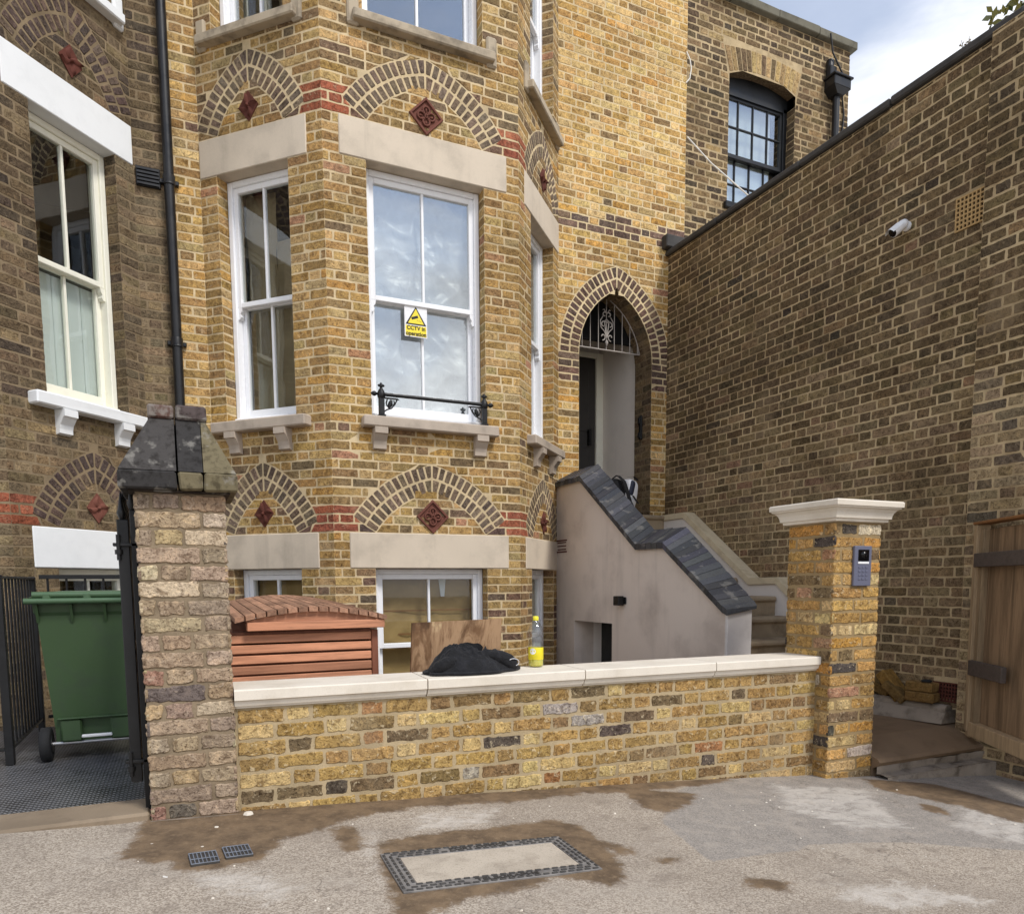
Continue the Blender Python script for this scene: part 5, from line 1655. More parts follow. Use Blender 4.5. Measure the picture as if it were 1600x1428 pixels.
for (x, y, z) in ((-.212, 3.625, 1.335), (-.17, 3.61, 1.375)):
    m = MB(); m.tube([(x, y, z), (x, y, z + .03), (x, y, z + .05), (x, y, z + .13)], [.009, .02, .013, .001], 10); m.build('finial', M['black_iron'], gt)
rl_ = thing('railing', 'black iron railing of thin upright bars to the left of the green bin', 'railing', (-.95, 5.5, .02))
mb = MB()
X0 = -.93
mb.cbox(X0 - .022, 4.93, .02, X0 + .022, 4.975, 1.115, .003); mb.build('post', M['black_iron'], rl_)
mb = MB(); mb.cbox(X0 - .02, 6.0, .02, X0 + .02, 6.04, 1.115, .003); mb.build('post', M['black_iron'], rl_)
mb = MB(); mb.cbox(X0 - .02, 4.975, 1.095, X0 + .02, 6.0, 1.11, .002); mb.cbox(X0 - .015, 4.975, .105, X0 + .015, 6.0, .12, .002)
mb.cbox(-2.6, 4.94, 1.095, X0 - .022, 4.97, 1.11, .002); mb.cbox(-2.6, 4.94, .105, X0 - .022, 4.97, .12, .002); mb.build('rail', M['black_iron'], rl_)
mb = MB(); gate_bars(mb, (X0, 5.06, 0), (X0, 5.93, 0), .11, 1.10, 10, .007, False); gate_bars(mb, (-2.55, 4.955, 0), (X0 - .1, 4.955, 0), .11, 1.10, 18, .007, False); mb.build('bars', M['black_iron'], rl_)
r2 = thing('railing', 'black iron railing behind the green bin in front of the white lower lintel', 'railing', (-.5, 6.12, .02))
mb = MB(); mb.cbox(-.9, 6.10, 1.10, -.12, 6.13, 1.13, .002); mb.cbox(-.9, 6.10, .10, -.12, 6.13, .12, .002); mb.build('rail', M['black_iron'], r2)
mb = MB(); gate_bars(mb, (-.85, 6.115, 0), (-.15, 6.115, 0), .02, 1.11, 7, .008, False); mb.build('bars', M['black_iron'], r2)

# ================================================================== TIMBER STORE behind the wall
bs = thing('bin_store', 'red cedar slatted store with an arched shingle lid behind the low front wall', 'bin store', (.7, 4.6, -.6))
SX0, SX1, SY0, SY1 = .24, 1.055, 4.22, 5.70
mb = MB(); r = random.Random(70)
z = .775; k = 0
while z > -.6:
    mb.cbox(SX0, SY0, z - .047, SX1 - .035, SY0 + .02, z, .003, jit=.0010, r=r); z -= .058; k += 1
sl = mb.build('front_slats', M['cedar'], bs)
mb = MB(); z = .775
while z > -.6:
    mb.cbox(SX1 - .02, SY0 + .03, z - .047, SX1, SY1, z, .003); z -= .058
mb.build('side_slats', M['cedar_roof'], bs)
mb = MB(); mb.cbox(SX0 + .02, SY0 + .1, .70, SX1 - .03, SY1, .80, .003); mb.cbox(SX1 - .034, SY0 - .008, -.62, SX1 + .004, SY0 + .03, .785, .004)
mb.box(SX0, SY0 + .10, -.6, SX1 - .04, SY0 + .11, .78); mb.box(SX0 - .02, SY1, -.6, SX1, SY1 + .02, .8); mb.cbox(SX0 - .03, SY0 - .006, .775, SX1 - .036, SY0 + .1, .792, .003)
mb.build('frame', M['cedar_dark'], bs)
def rz(s): return .862 + .105 * (1 - (2 * s - 1) ** 2) ** 1.0 * .9
mb = MB()
GX0, GX1 = .325, 1.085
N = 16
poly = [(GX0, .800), (GX1, .803)] + [(GX1 + (GX0 - GX1) * k / N, .852 + .050 * sin(pi * k / N)) for k in range(N + 1)]
mb.prism(poly, SY0 - .045, SY0 - .022, lambda p, q, w: V3((p, w, q))); 
mb.build('gable_board', M['cedar'], bs)
mb = MB(); mb.cbox(GX0 + .003, SY0 - .06, .798, GX1 + .003, SY0 - .046, .846, .003); mb.build('fascia', M['cedar'], bs)
# curved lid of laths running front to back
mb = MB()
nl = 15
def hz(s): return .846 + .056 * sin(pi * min(1, max(0, s)))
for k in range(nl):
    s0, s1 = k / nl, (k + 1) / nl
    xa, xb = .262 + .84 * s0 + .004, .262 + .84 * s1 - .004
    y = SY0 - .075
    q = 0
    while y < SY1 + .03:
        y2 = y + (.30 if q else .10)
        lift = .045 * (y - SY0) / 1.5; l2 = .045 * (y2 - SY0) / 1.5
        za, zb_ = hz(s0), hz(s1)
        mb.hexa([(xa, y + .004, za + lift), (xb, y + .004, zb_ + lift), (xb, y2 - .004, zb_ + l2), (xa, y2 - .004, za + l2),
                 (xa, y + .004, za + lift + .026), (xb, y + .004, zb_ + lift + .026), (xb, y2 - .004, zb_ + l2 + .026), (xa, y2 - .004, za + l2 + .026)])
        y = y2; q += 1
mb.build('lid', M['cedar_roof'], bs)

# plywood board leaning behind the wall
mb = MB()
pb = [(1.178, .30), (1.735, .30), (1.723, .842), (1.178, .832)]
yb_ = lambda z: 3.99 - .16 * (z - .3)
mb.hexa([(p[0], yb_(p[1]), p[1]) for p in pb] + [(p[0], yb_(p[1]) + .02, p[1]) for p in pb])
tag(mb.build('plywood_board', M['ply'], None, V3((1.45, 3.95, .3))), 'stained plywood board leaning up behind the low front wall', 'board')
# bearer that the board stands on
mb = MB(); mb.cbox(1.05, 3.86, -1.2, 1.85, 4.12, .298, .01)
tag(mb.build('block_stack', M['concrete'], None, V3((1.45, 4.0, -1.2))), 'rough concrete block under the plywood board in the sunken area', 'block')

# ================================================================== JACKET
def jacket():
    mb = MB()
    nu, nv = 130, 70
    cx, cy = 1.418, 3.575
    def out(a):  # outline radius
        return 1 + .06 * sin(3 * a + .6) + .05 * sin(5 * a + 2) + .03 * sin(9 * a)
    def P(s, t):
        a = 2 * pi * s
        rho = t
        R = out(a)
        x = .265 * R * rho * cos(a) - .02; y = .125 * R * rho * sin(a)
        # profile: flat hem with a crumpled heap on the left-centre
        h = .055 * (1 - rho ** 6)
        h += .062 * math.exp(-(((x + .01) / .125) ** 2 + ((y - .02) / .075) ** 2))
        h += .048 * math.exp(-(((x + .14) / .09) ** 2 + ((y) / .09) ** 2))
        h += .040 * math.exp(-(((x - .14) / .06) ** 2 + ((y - .02) / .06) ** 2))
        q = V3((x * 9, y * 13, 2.0))
        g = q + V3((noise.noise(q * .7), noise.noise(q * .7 + V3((3, 1, 0))), 0)) * .9
        f = (1 - min(1, abs(noise.noise(g)) * 2.6)) ** 2
        f2 = (1 - min(1, abs(noise.noise(V3((x * 22 - y * 14, y * 30 + x * 8, 7))) * 2.6))) ** 2
        h += (.021 * f + .011 * f2) * (1 - rho ** 4) + .006 * noise.noise(q * 4)
        h *= (1 - rho ** 10)
        y2 = y - .25 * max(0, h - .05) * 0
        return V3((cx + x, cy + y, .578 + max(.001, h)))
    mb.grid(P, nu, nv)
    # rolled hem
    pts = [P(k / 60, .985) + V3((0, 0, .008)) for k in range(61)]
    mb.tube(pts, .009, 8)
    o = thing('jacket', 'crumpled black jacket lying on the pale coping of the low front wall', 'jacket', (cx, cy, .577))
    b = mb.build('jacket_body', M['cloth_black'], o)
    # collar: standing folded band
    mb = MB()
    def C(s, t):
        a = pi * (.05 + 1.0 * s)
        rr_ = .062 + .010 * sin(6 * s) + .014 * t
        hgt = .064 * t * (1 - .35 * (2 * s - 1) ** 2) + .006 * noise.noise(V3((s * 8, t * 4, 1)))
        return V3((cx - .018 + rr_ * cos(a) * 1.05, cy + .035 + rr_ * sin(a) * .45, .668 + hgt))
    mb.grid(C, 30, 8); 
    def C2(s, t):
        p = C(s, t); return p + V3((.0, -.012 - .004 * t, -.002))
    mb.grid(C2, 30, 8)
    mb.build('collar', M['cloth_black'], b)
    # sleeve cuff / hood flap to the right
    mb = MB()
    pts = [V3((cx + .06, cy - .02, .665)), V3((cx + .10, cy - .03, .662)), V3((cx + .14, cy - .03, .650)), V3((cx + .18, cy - .035, .633)), V3((cx + .21, cy - .045, .612)), V3((cx + .225, cy - .05, .598))]
    mb.tube(pts, [.02, .034, .040, .040, .032, .012], 16)
    mb.build('sleeve', M['cloth_black'], b); mb = MB()
    pts = [V3((cx - .10, cy - .04, .655)), V3((cx - .17, cy - .055, .64)), V3((cx - .225, cy - .05, .615)), V3((cx - .25, cy - .03, .60))]
    mb.tube(pts, [.022, .036, .034, .018], 16)
    mb.build('sleeve', M['cloth_black'], b)
    mb = MB()
    c0 = V3((cx + .195, cy - .068, .628))
    mb.tube([c0 + V3((.032 * cos(a), -.006, .02 * sin(a))) for a in [k * pi / 10 - 1.1 for k in range(12)]], .0018, 6)
    mb.build('light_trim', M['bag_white'], b)
def cloth():
    t = NT('black_cloth')
    v = t.coord(); n = t.noise(v, 16, 5, .6, .7); w = t.noise(v, 500, 2)
    c = t.mix(t.ramp(n, .4, .7), lin((15, 15, 18)), lin((27, 27, 31)))
    h = t.math('ADD', n, t.math('MULTIPLY', w, .1))
    return t.pbr(c, .78, t.bump(h, .7, .025), spec=.3, Sheen_Weight=.08)
M['cloth_black'] = cloth()
jacket()

# ================================================================== BOTTLE
bo = thing('bottle', 'clear plastic bottle half full of yellow drink standing on the wall coping', 'bottle', (1.83, 3.64, .578))
bx_, by_, bz_ = 1.823, 3.655, .578
mb = MB()
prof = [(.0, .003), (.030, .0), (.040, .006), (.0425, .016), (.0425, .115), (.041, .122), (.0395, .132), (.0375, .142), (.0395, .152), (.041, .162), (.0385, .170), (.037, .176), (.040, .186), (.0425, .198), (.041, .212), (.034, .230), (.024, .246), (.0155, .256), (.0135, .262), (.0135, .268)]
mb.lathe([(a, bz_ + b) for a, b in prof], bx_, by_, 28)
def pet():
    t = NT('clear_bottle_plastic')
    g = t.n('ShaderNodeBsdfPrincipled'); g.inputs['Base Color'].default_value = (.96, .97, .97, 1); g.inputs['Roughness'].default_value = .04; g.inputs['Transmission Weight'].default_value = 1; g.inputs['IOR'].default_value = 1.12
    tr = t.n('ShaderNodeBsdfTransparent'); tr.inputs[0].default_value = (.93, .94, .94, 1)
    gl = t.n('ShaderNodeBsdfGlossy'); gl.inputs['Roughness'].default_value = .06
    mx = t.n('ShaderNodeMixShader'); t.l(schlick(t, .10), mx.inputs[0]); t.l(tr.outputs[0], mx.inputs[1]); t.l(gl.outputs[0], mx.inputs[2])
    t.l(mx.outputs[0], t.out.inputs['Surface']); t.t.nodes.remove(g)
    return t.m
bt = mb.build('bottle_body', pet(), bo)
mb = MB(); mb.lathe([(0, bz_ + .004), (.0405, bz_ + .006), (.0412, bz_ + .016), (.0412, bz_ + .108), (0, bz_ + .108)], bx_, by_, 28)
def juice():
    t = NT('yellow_drink'); b = t.pbr((.80, .74, .10), .25, spec=.5, Transmission_Weight=.25, Subsurface_Weight=.2); return b
mb.build('drink', juice(), bt)
mb = MB(); mb.lathe([(.0426, bz_ + .042), (.0432, bz_ + .043), (.0432, bz_ + .110), (.0426, bz_ + .111)], bx_, by_, 28)
M['label'] = flat_mat('yellow_label', (226, 208, 40), .4); lb = mb.build('label', M['label'], bt)
mb = MB()
def lab(s, t, a0, a1, z0, z1, R=.0436):
    a = a0 + (a1 - a0) * s; return V3((bx_ + R * cos(a), by_ + R * sin(a), z0 + (z1 - z0) * t))
A0 = math.atan2(-by_, -bx_)
# white roundel
n = 20; c_ = lab(0, 0, A0 - .42, A0, bz_ + .092, 0)
vs = [lab(0, 0, A0 - .42, 0, bz_ + .09, 0)] + [V3((bx_ + .0437 * cos(A0 - .42 + .42 * cos(2 * pi * k / n)), by_ + .0437 * sin(A0 - .42 + .42 * cos(2 * pi * k / n)), bz_ + .09 + .017 * sin(2 * pi * k / n))) for k in range(n)]
mb.add(vs, [[0, 1 + k, 1 + (k + 1) % n] for k in range(n)]); mb.build('roundel', M['white_plastic'], lb)
mb = MB(); mb.lathe([(.0155, bz_ + .262), (.0165, bz_ + .264), (.0165, bz_ + .282), (.013, bz_ + .286), (0, bz_ + .286)], bx_, by_, 24); M['cap_yellow'] = flat_mat('yellow_cap', (238, 226, 60), .4); mb.build('cap', M['cap_yellow'], bo)

# ================================================================== RUCKSACK on the top step
rk = thing('rucksack', 'black and white rucksack leaning in the arched doorway at the top of the stairs', 'rucksack', (4.47, 6.72, 1.806))
def sbox(c, sx, sy, sz, rx=0, rz=0, e=.45, seed=0, nu=20, nv=14, amp=.01):
    from mathutils import Matrix
    m = Matrix.Translation(c) @ Matrix.Rotation(rz, 4, 'Z') @ Matrix.Rotation(rx, 4, 'Y')
    def sg(v, p): return math.copysign(abs(v) ** p, v)
    mb = MB()
    def P(s, t):
        a = 2 * pi * s; b = pi * (t - .5)
        x = sx * sg(cos(b), e) * sg(cos(a), e); y = sy * sg(cos(b), e) * sg(sin(a), e); z = sz * sg(sin(b), e)
        d = amp * noise.noise(V3((x * 14 + seed, y * 14, z * 10)))
        return m @ V3((x * (1 + d / max(sx, .01)), y + d, z))
    mb.grid(P, nu, nv)
    return mb
sbox((4.36, 6.80, 1.985), .115, .09, .175, Rd(14), 0, .5, 1).build('bag_body', M['cloth_black'], rk)
sbox((4.505, 6.78, 2.0), .085, .095, .165, Rd(10), .2, .5, 2).build('bag_front', M['bag_white'], rk)
sbox((4.50, 6.72, 2.06), .035, .05, .09, Rd(16), .2, .6, 3).build('pocket', M['bag_navy'], rk)
mb = MB()
def strap(pts, w=.022):
    n = len(pts); vs = []
    for i, p in enumerate(pts):
        vs += [V3(p) + V3((-w, 0, 0)), V3(p) + V3((w, 0, 0)), V3(p) + V3((w, .008, 0)), V3(p) + V3((-w, .008, 0))]
    mb.add(vs, [[k * 4 + i, k * 4 + (i + 1) % 4, (k + 1) * 4 + (i + 1) % 4, (k + 1) * 4 + i] for k in range(n - 1) for i in range(4)] + [[0, 1, 2, 3], [n * 4 - 4, n * 4 - 3, n * 4 - 2, n * 4 - 1]])
strap([(4.36, 6.73, 2.19), (4.39, 6.67, 2.13), (4.425, 6.655, 2.02), (4.46, 6.655, 1.92), (4.50, 6.66, 1.85), (4.53, 6.67, 1.81)])
strap([(4.22, 6.70, 2.05), (4.25, 6.70, 2.14), (4.32, 6.70, 2.19), (4.40, 6.71, 2.195)], .012)
strap([(4.50, 6.66, 1.98), (4.54, 6.66, 1.93), (4.58, 6.67, 1.90)], .01)
strap([(4.46, 6.70, 2.18), (4.54, 6.70, 2.185), (4.60, 6.72, 2.15)], .014)
mb.build('strap', M['strap'], rk)

# ================================================================== SIGN on the window
sg = thing('warning_sign', 'white and yellow CCTV warning sign hanging in the big bay window', 'sign', F_FRONT.P(.79, -.13, 3.19))
su0, su1, sz0, sz1, sdp = .690, .895, 3.195, 3.455, -.150
mb = MB(); mb.cbox(su0, sdp, sz0, su1, sdp - .004, sz1, .001, fr=F_FRONT); mb.build('panel', M['white_plastic'], sg)
mb = MB(); mb.box(su0 + .008, sdp + .0012, sz0 + .008, su1 - .008, sdp, sz0 + .095, fr=F_FRONT)
um = (su0 + su1) / 2
def tri(mb, s, z0, z1, d0, d1): mb.prism([(um - s, z0), (um + s, z0), (um, z1)], d0, d1, lambda p, q, w: F_FRONT.P(p, w, q))
tri(mb, .072, 3.308, 3.432, sdp + .0025, sdp + .001); mb.build('yellow_field', M['yellow_sign'], sg)
mb = MB(); tri(mb, .094, 3.297, 3.450, sdp + .0012, sdp)
mb.hexa([F_FRONT.P(*p) for p in ((um - .036, sdp + .0035, 3.338), (um + .022, sdp + .0035, 3.358), (um + .022, sdp + .0025, 3.358), (um - .036, sdp + .0025, 3.338), (um - .043, sdp + .0035, 3.358), (um + .014, sdp + .0035, 3.378), (um + .014, sdp + .0025, 3.378), (um - .043, sdp + .0025, 3.358))])
for k in range(3):
    mb.box(um + .008 + k * .016, sdp + .0035, 3.336 - k * .005, um + .016 + k * .016, sdp + .0025, 3.340 - k * .005, fr=F_FRONT)
mb.build('symbol', M['sign_black'], sg)
def text_obj(name, body, size, place, parent, mat, thick=.001, bold=.0):
    cu = bpy.data.curves.new(name, 'FONT'); cu.body = body; cu.size = size; cu.align_x = 'CENTER'; cu.extrude = thick; cu.offset = bold
    to = bpy.data.objects.new(name, cu); COL.objects.link(to)
    dg = bpy.context.evaluated_depsgraph_get(); me0 = to.evaluated_get(dg).to_mesh()
    mb = MB(); mb.add([place(v.co.x, v.co.y, v.co.z) for v in me0.vertices], [list(p.vertices) for p in me0.polygons])
    to.evaluated_get(dg).to_mesh_clear(); bpy.data.objects.remove(to); bpy.data.curves.remove(cu)
    return mb.build(name, mat, parent)
text_obj('lettering', 'CCTV in\noperation', .047, lambda x, y, z: F_FRONT.P(um + x, sdp + .0024 + z, 3.255 + y), sg, M['sign_black'], .0008, .0012)

# ================================================================== WINDOW GUARD RAIL
wg = thing('window_guard', 'ornate black iron guard rail standing on the sill of the big bay window', 'guard rail', F_FRONT.P(.88, .06, SILL_T))
mb = MB(); dR = .055
ftube(mb, F_FRONT, [(.415, dR, 2.628), (1.345, dR, 2.628)], .0155, 12); mb.build('rail', M['black_iron'], wg)
for uu, s in ((.415, 1), (1.345, -1)):
    mb = MB()
    mb.cbox(uu - .030, dR - .030, SILL_T, uu + .030, dR + .030, SILL_T + .016, .003, fr=F_FRONT)
    mb.cbox(uu - .022, dR - .022, SILL_T + .016, uu + .022, dR + .022, 2.60, .004, fr=F_FRONT)
    P = lambda z: F_FRONT.P(uu, dR, z)
    mb.tube([P(2.585), P(2.60), P(2.628), P(2.655), P(2.68)], [.020, .032, .036, .026, .010], 8)
    mb.tube([P(2.675), P(2.69), P(2.705), P(2.722)], [.008, .018, .017, .003], 10)
    for a in (-1, 1): ftube(mb, F_FRONT, [(uu, dR, 2.697), (uu + a * .022, dR, 2.697), (uu + a * .03, dR, 2.697)], [.009, .011, .002], 8)
    ftube(mb, F_FRONT, [(uu, dR, 2.628), (uu - s * .04, dR, 2.628), (uu - s * .055, dR, 2.628), (uu - s * .072, dR, 2.628), (uu - s * .09, dR, 2.628)], [.012, .010, .022, .018, .003], 10)
    p_ = mb.build('post', M['black_iron'], wg)
    mb = MB()
    a = lambda x, z: (uu + s * x, dR, z)
    ftube(mb, F_FRONT, [a(.03, 2.60), a(.14, 2.598), a(.155, 2.592)], [.008, .007, .002], 6)
    ftube(mb, F_FRONT, [a(.135, 2.595), a(.115, 2.555), a(.085, 2.52), a(.045, 2.505), a(.025, 2.49)], .006, 6)
    ftube(mb, F_FRONT, [a(.06, 2.52), a(.075, 2.55), a(.085, 2.585)], [.010, .022, .012], 8)
    ftube(mb, F_FRONT, [a(.05, 2.59), a(.04, 2.56), a(.05, 2.53)], .006, 6); ftube(mb, F_FRONT, [a(.105, 2.585), a(.112, 2.565), a(.10, 2.545)], .006, 6)
    mb.build('scroll_bracket', M['black_iron'], p_)
# ================================================================== COVERS IN THE PAVEMENT
def on_ground(cx, cy, ang):
    ca, sa = cos(ang), sin(ang)
    class F:
        def P(self, a, d, b):      # a along, b across, d up
            x = cx + a * ca - b * sa; y = cy + a * sa + b * ca
            return V3((x, y, zg(x) + .008 + d))
    return F()
mh = thing('manhole_cover', 'rectangular iron framed telegraph cover with a concrete infill in the wet sandy pavement', 'manhole cover', (1.056, 2.52, zg(1.056)))
G = on_ground(1.056, 2.523, Rd(-2.6))
W2, H2 = .39, .195
def gbox(mb, a0, b0, d0, a1, b1, d1): mb.cbox(a0, d0, b0, a1, d1, b1, .0015, fr=G)
mb = MB()
bw = .062
gbox(mb, -W2, -H2, -.02, W2, -H2 + bw, .004); gbox(mb, -W2, H2 - bw, -.02, W2, H2, .004)
gbox(mb, -W2, -H2 + bw, -.02, -W2 + bw, H2 - bw, .004); gbox(mb, W2 - bw, -H2 + bw, -.02, W2, H2 - bw, .004)
fr_ = mb.build('frame', M['iron_cover'], mh)
mb = MB(); N = 10
gbox(mb, -W2 + bw + .002, -H2 + bw + .002, -.02, W2 - bw - .002, H2 - bw - .002, .003); mb.build('infill', stone_mat('pale_concrete_infill', (186, 174, 157), .5, 9, dirtcol=(142, 130, 115), bump=.8, fine=.75), mh)
M['iron_stud'] = stone_mat('dark_iron_studs', (66, 64, 62), .4, 30, rough=.5)
mb = MB(); r = random.Random(80)
def dashes(b, a0, a1, skip=None, horiz=True):
    L = .024; n = int((a1 - a0) / .034)
    for k in range(n):
        c = a0 + (a1 - a0) * (k + .5) / n
        if skip and skip[0] < c < skip[1]: continue
        w = .0052
        if horiz: gbox(mb, c - L / 2, b - w, .004, c + L / 2, b + w, .0075)
        else: gbox(mb, b - w, c - L / 2, .004, b + w, c + L / 2, .0075)
for sgn in (-1, 1):
    for q, e in ((.008, .0), (.030, .0), (.053, 0)):
        sk = (-.165, .185) if q == .030 else None
        dashes(sgn * (H2 - q), -W2 + q, W2 - q, sk)
        dashes(sgn * (W2 - q), -H2 + q + .01, H2 - q - .01, None, False)
mb.build('studs', M['iron_stud'], fr_)
text_obj('lettering', 'POST·OFFICE', .032, lambda x, y, z: G.P(x * 1.35 + .01, .0055 + z, H2 - .041 + y), fr_, M['iron_stud'], .0008, .0007)
text_obj('lettering', 'TELEGRAPHS', .032, lambda x, y, z: G.P(x * 1.35 + .01, .0055 + z, -H2 + .0195 + y), fr_, M['iron_stud'], .0008, .0007)
M['drain_metal'] = stone_mat('worn_drain_iron', (120, 126, 136), .4, 30, rough=.4, dirtcol=(80, 80, 84))
for cx, cy, ang, lab_ in ((.040, 2.918, Rd(4), 'small ribbed iron drain cover in the wet sand, the one further from the garden wall'), (.162, 2.95, Rd(4), 'small ribbed iron drain cover in the wet sand, the one nearer the big framed cover')):
    G = on_ground(cx, cy, ang)
    t_ = thing('drain_cover', lab_, 'drain cover', (cx, cy, zg(cx)), 'iron drain covers')
    mb = MB(); gbox(mb, -.05, -.062, -.01, .05, .062, .003); pl = mb.build('plate', M['iron_stud'], t_)
    mb = MB()
    for k in range(8): gbox(mb, -.05 + k * .0137, -.062, .003, -.05 + k * .0137 + .0042, .062, .007)
    for b in (-.062, .058, -.012): gbox(mb, -.05, b, .0035, .05, b + .004, .0066)
    mb.build('ribs', M['drain_metal'], pl)
# stone chips on the pavement
mb = MB(); r = random.Random(81)
for k in range(60):
    x = r.uniform(-.4, 4.2); y = r.uniform(1.9, 3.3); s = r.uniform(.003, .009)
    if k == 0: x, y, s = .245, 3.44, .024
    if k == 1: x, y, s = .10, 3.30, .011
    if k > 45: x = r.uniform(2.2, 4.2); y = r.uniform(2.2, 3.2); s = r.uniform(.004, .009)
    c = V3((x, y, zg(x) + s * .35)); 
    pts = [V3((cos(a) * s * r.uniform(.7, 1.2), sin(a) * s * r.uniform(.6, 1.1), 0)) for a in [2 * pi * i / 6 for i in range(6)]]
    vs = [c + p + V3((0, 0, -s * .3)) for p in pts] + [c + p * .7 + V3((0, 0, s * .4)) for p in pts]
    mb.add(vs, [[i, (i + 1) % 6, (i + 1) % 6 + 6, i + 6] for i in range(6)] + [[6, 7, 8, 9, 10, 11]])
o = mb.build('stone_chips', M['stone_white']); o['kind'] = 'stuff'; o['label'] = 'scattered pale chips of stone and mortar on the pavement'; o['category'] = 'stone chips'

# ================================================================== TIMBER GATE on the right
wgt = thing('timber_gate', 'weathered plywood gate in a timber frame with dark rails, swung open at the right', 'gate', (5.10, 3.25, -.05))
gd = V3((-sin(Rd(33)), -cos(Rd(33)), 0))
F_WG = Fr((5.13, 3.275, 0), gd)       # outward normal: gd x up
# visible side faces the camera: towards -x
def wgb(mb, u0, d0, z0, u1, d1, z1, ch=.004): mb.cbox(u0, d0, z0, u1, d1, z1, ch, fr=F_WG)
sgn = 1 if F_WG.n.dot(V3((-1, -.2, 0))) > 0 else -1
mb = MB()
wgb(mb, 0, -sgn * .03, -.02, .045, sgn * .06, 1.432); wgb(mb, 1.25, -sgn * .03, -.02, 1.31, sgn * .06, 1.432)
wgb(mb, .045, -sgn * .03, -.05, 1.25, sgn * .055, .05); wgb(mb, .046, -.002, .05, .10, sgn * .04, 1.40)
mb.build('frame', M['timber'], wgt)
mb = MB(); wgb(mb, .045, -sgn * .02, .05, 1.25, 0, 1.40); mb.build('panel', M['ply_gate'], wgt)
mb = MB(); wgb(mb, .0, -sgn * .035, 1.433, 1.32, sgn * .07, 1.452); mb.build('top_cap', M['timber_brown'], wgt)
for z0, z1, ue in ((1.14, 1.235, 1.25), (.385, .49, .50)):
    mb = MB(); wgb(mb, .046, .041 * sgn, z0, ue, .075 * sgn, z1); mb.build('rail', M['timber_dark'], wgt)
mb = MB(); wgb(mb, -.04, -sgn * .04, -.1, -.004, sgn * .03, 1.25); mb.build('hanging_post', M['timber'], wgt)

# ================================================================== TREE beyond the wall, weed on top
def leaf_mat(name, c1, c2):
    t = NT(name)
    rnd = t.n('ShaderNodeNewGeometry').outputs['Random Per Island']
    c = t.mix(rnd, lin(c1), lin(c2))
    b = t.n('ShaderNodeBsdfPrincipled'); t.l(c, b.inputs['Base Color']); b.inputs['Roughness'].default_value = .55
    tl = t.n('ShaderNodeBsdfTranslucent'); t.l(c, tl.inputs[0])
    mx = t.n('ShaderNodeMixShader'); mx.inputs[0].default_value = .35; t.l(b.outputs[0], mx.inputs[1]); t.l(tl.outputs[0], mx.inputs[2])
    t.l(mx.outputs[0], t.out.inputs['Surface']); return t.m
M['leaf'] = leaf_mat('green_yellow_leaf', (62, 72, 34), (134, 128, 70))
M['leaf_dry'] = leaf_mat('dry_weed_leaf', (150, 132, 112), (110, 104, 76))
M['bark'] = stone_mat('grey_bark', (98, 86, 72), .5, 14, bump=.8)
tr = thing('tree', 'leafy green tree showing over the top of the long side wall', 'tree', (7.6, 4.1, -.2))
mb = MB(); r = random.Random(90)
mb.tube([(7.6, 4.1, -.2), (7.62, 4.1, 1.5), (7.55, 4.12, 3.2), (7.6, 4.05, 4.8), (7.65, 4.1, 6.0)], [.16, .13, .11, .08, .03], 12)
cl = []
for k in range(26):
    a = r.uniform(0, 2 * pi); z = r.uniform(4.9, 6.7); R = .72 * sqrt(max(.05, 1 - ((z - 5.75) / 1.15) ** 2)) * r.uniform(.55, 1.0)
    c = V3((7.6 + R * cos(a), 4.1 + R * sin(a), z)); cl.append(c)
    m_ = V3((7.6, 4.1, z - .7 - .2 * r.random()))
    mb.tube([m_, (m_ + c) / 2 + V3((0, 0, .08)), c], [.03, .018, .006], 6)
cl += [V3((6.85, 4.25, 5.80)), V3((6.95, 4.3, 6.05)), V3((7.0, 4.2, 5.75)), V3((7.1, 4.3, 6.3))]
for c in cl[-4:]: mb.tube([(7.58, 4.1, 4.9), (7.15, 4.2, 5.4), c], [.03, .018, .005], 6)
mb.build('trunk', M['bark'], tr)
mb = MB()
for c in cl:
    for k in range(150):
        d = V3((r.gauss(0, 1), r.gauss(0, 1), r.gauss(0, .8))); d = d.normalized() * (r.random() ** .5) * .34
        p = c + d; L = r.uniform(.05, .095)
        u = V3((r.gauss(0, 1), r.gauss(0, 1), r.gauss(-.3, .7))).normalized(); w = u.cross(V3((r.gauss(0, 1), r.gauss(0, 1), r.gauss(0, 1)))).normalized()
        mb.add([p - u * L * .5, p + w * L * .28, p + u * L * .6, p - w * L * .28], [(0, 1, 2, 3)])
cr = mb.build('crown', M['leaf'], tr)
wd_ = thing('weed', 'small dry weed growing on the capping of the long side wall', 'weed', (5.33, 3.72, 4.76))
mb = MB(); mb2 = MB()
for k in range(7):
    a = r.uniform(0, 6.28); q = V3((5.33, 3.72, 4.755)); t = q + V3((.05 * cos(a), .06 * sin(a), r.uniform(.08, .19)))
    mb.tube([q, (q + t) / 2 + V3((0, 0, .02)), t], [.004, .003, .001], 5)
    for j in range(7):
        p = q + (t - q) * r.uniform(.35, 1.05); L = r.uniform(.016, .034); u = V3((r.gauss(0, 1), r.gauss(0, 1), r.gauss(.2, .6))).normalized(); w = u.cross(V3((r.gauss(0, 1), r.gauss(0, 1), 1))).normalized()
        mb2.add([p, p + u * L * .5 + w * L * .3, p + u * L, p + u * L * .5 - w * L * .3], [(0, 1, 2, 3)])
mb.build('stem', M['bark'], wd_); mb2.build('leaves', M['leaf_dry'], wd_)

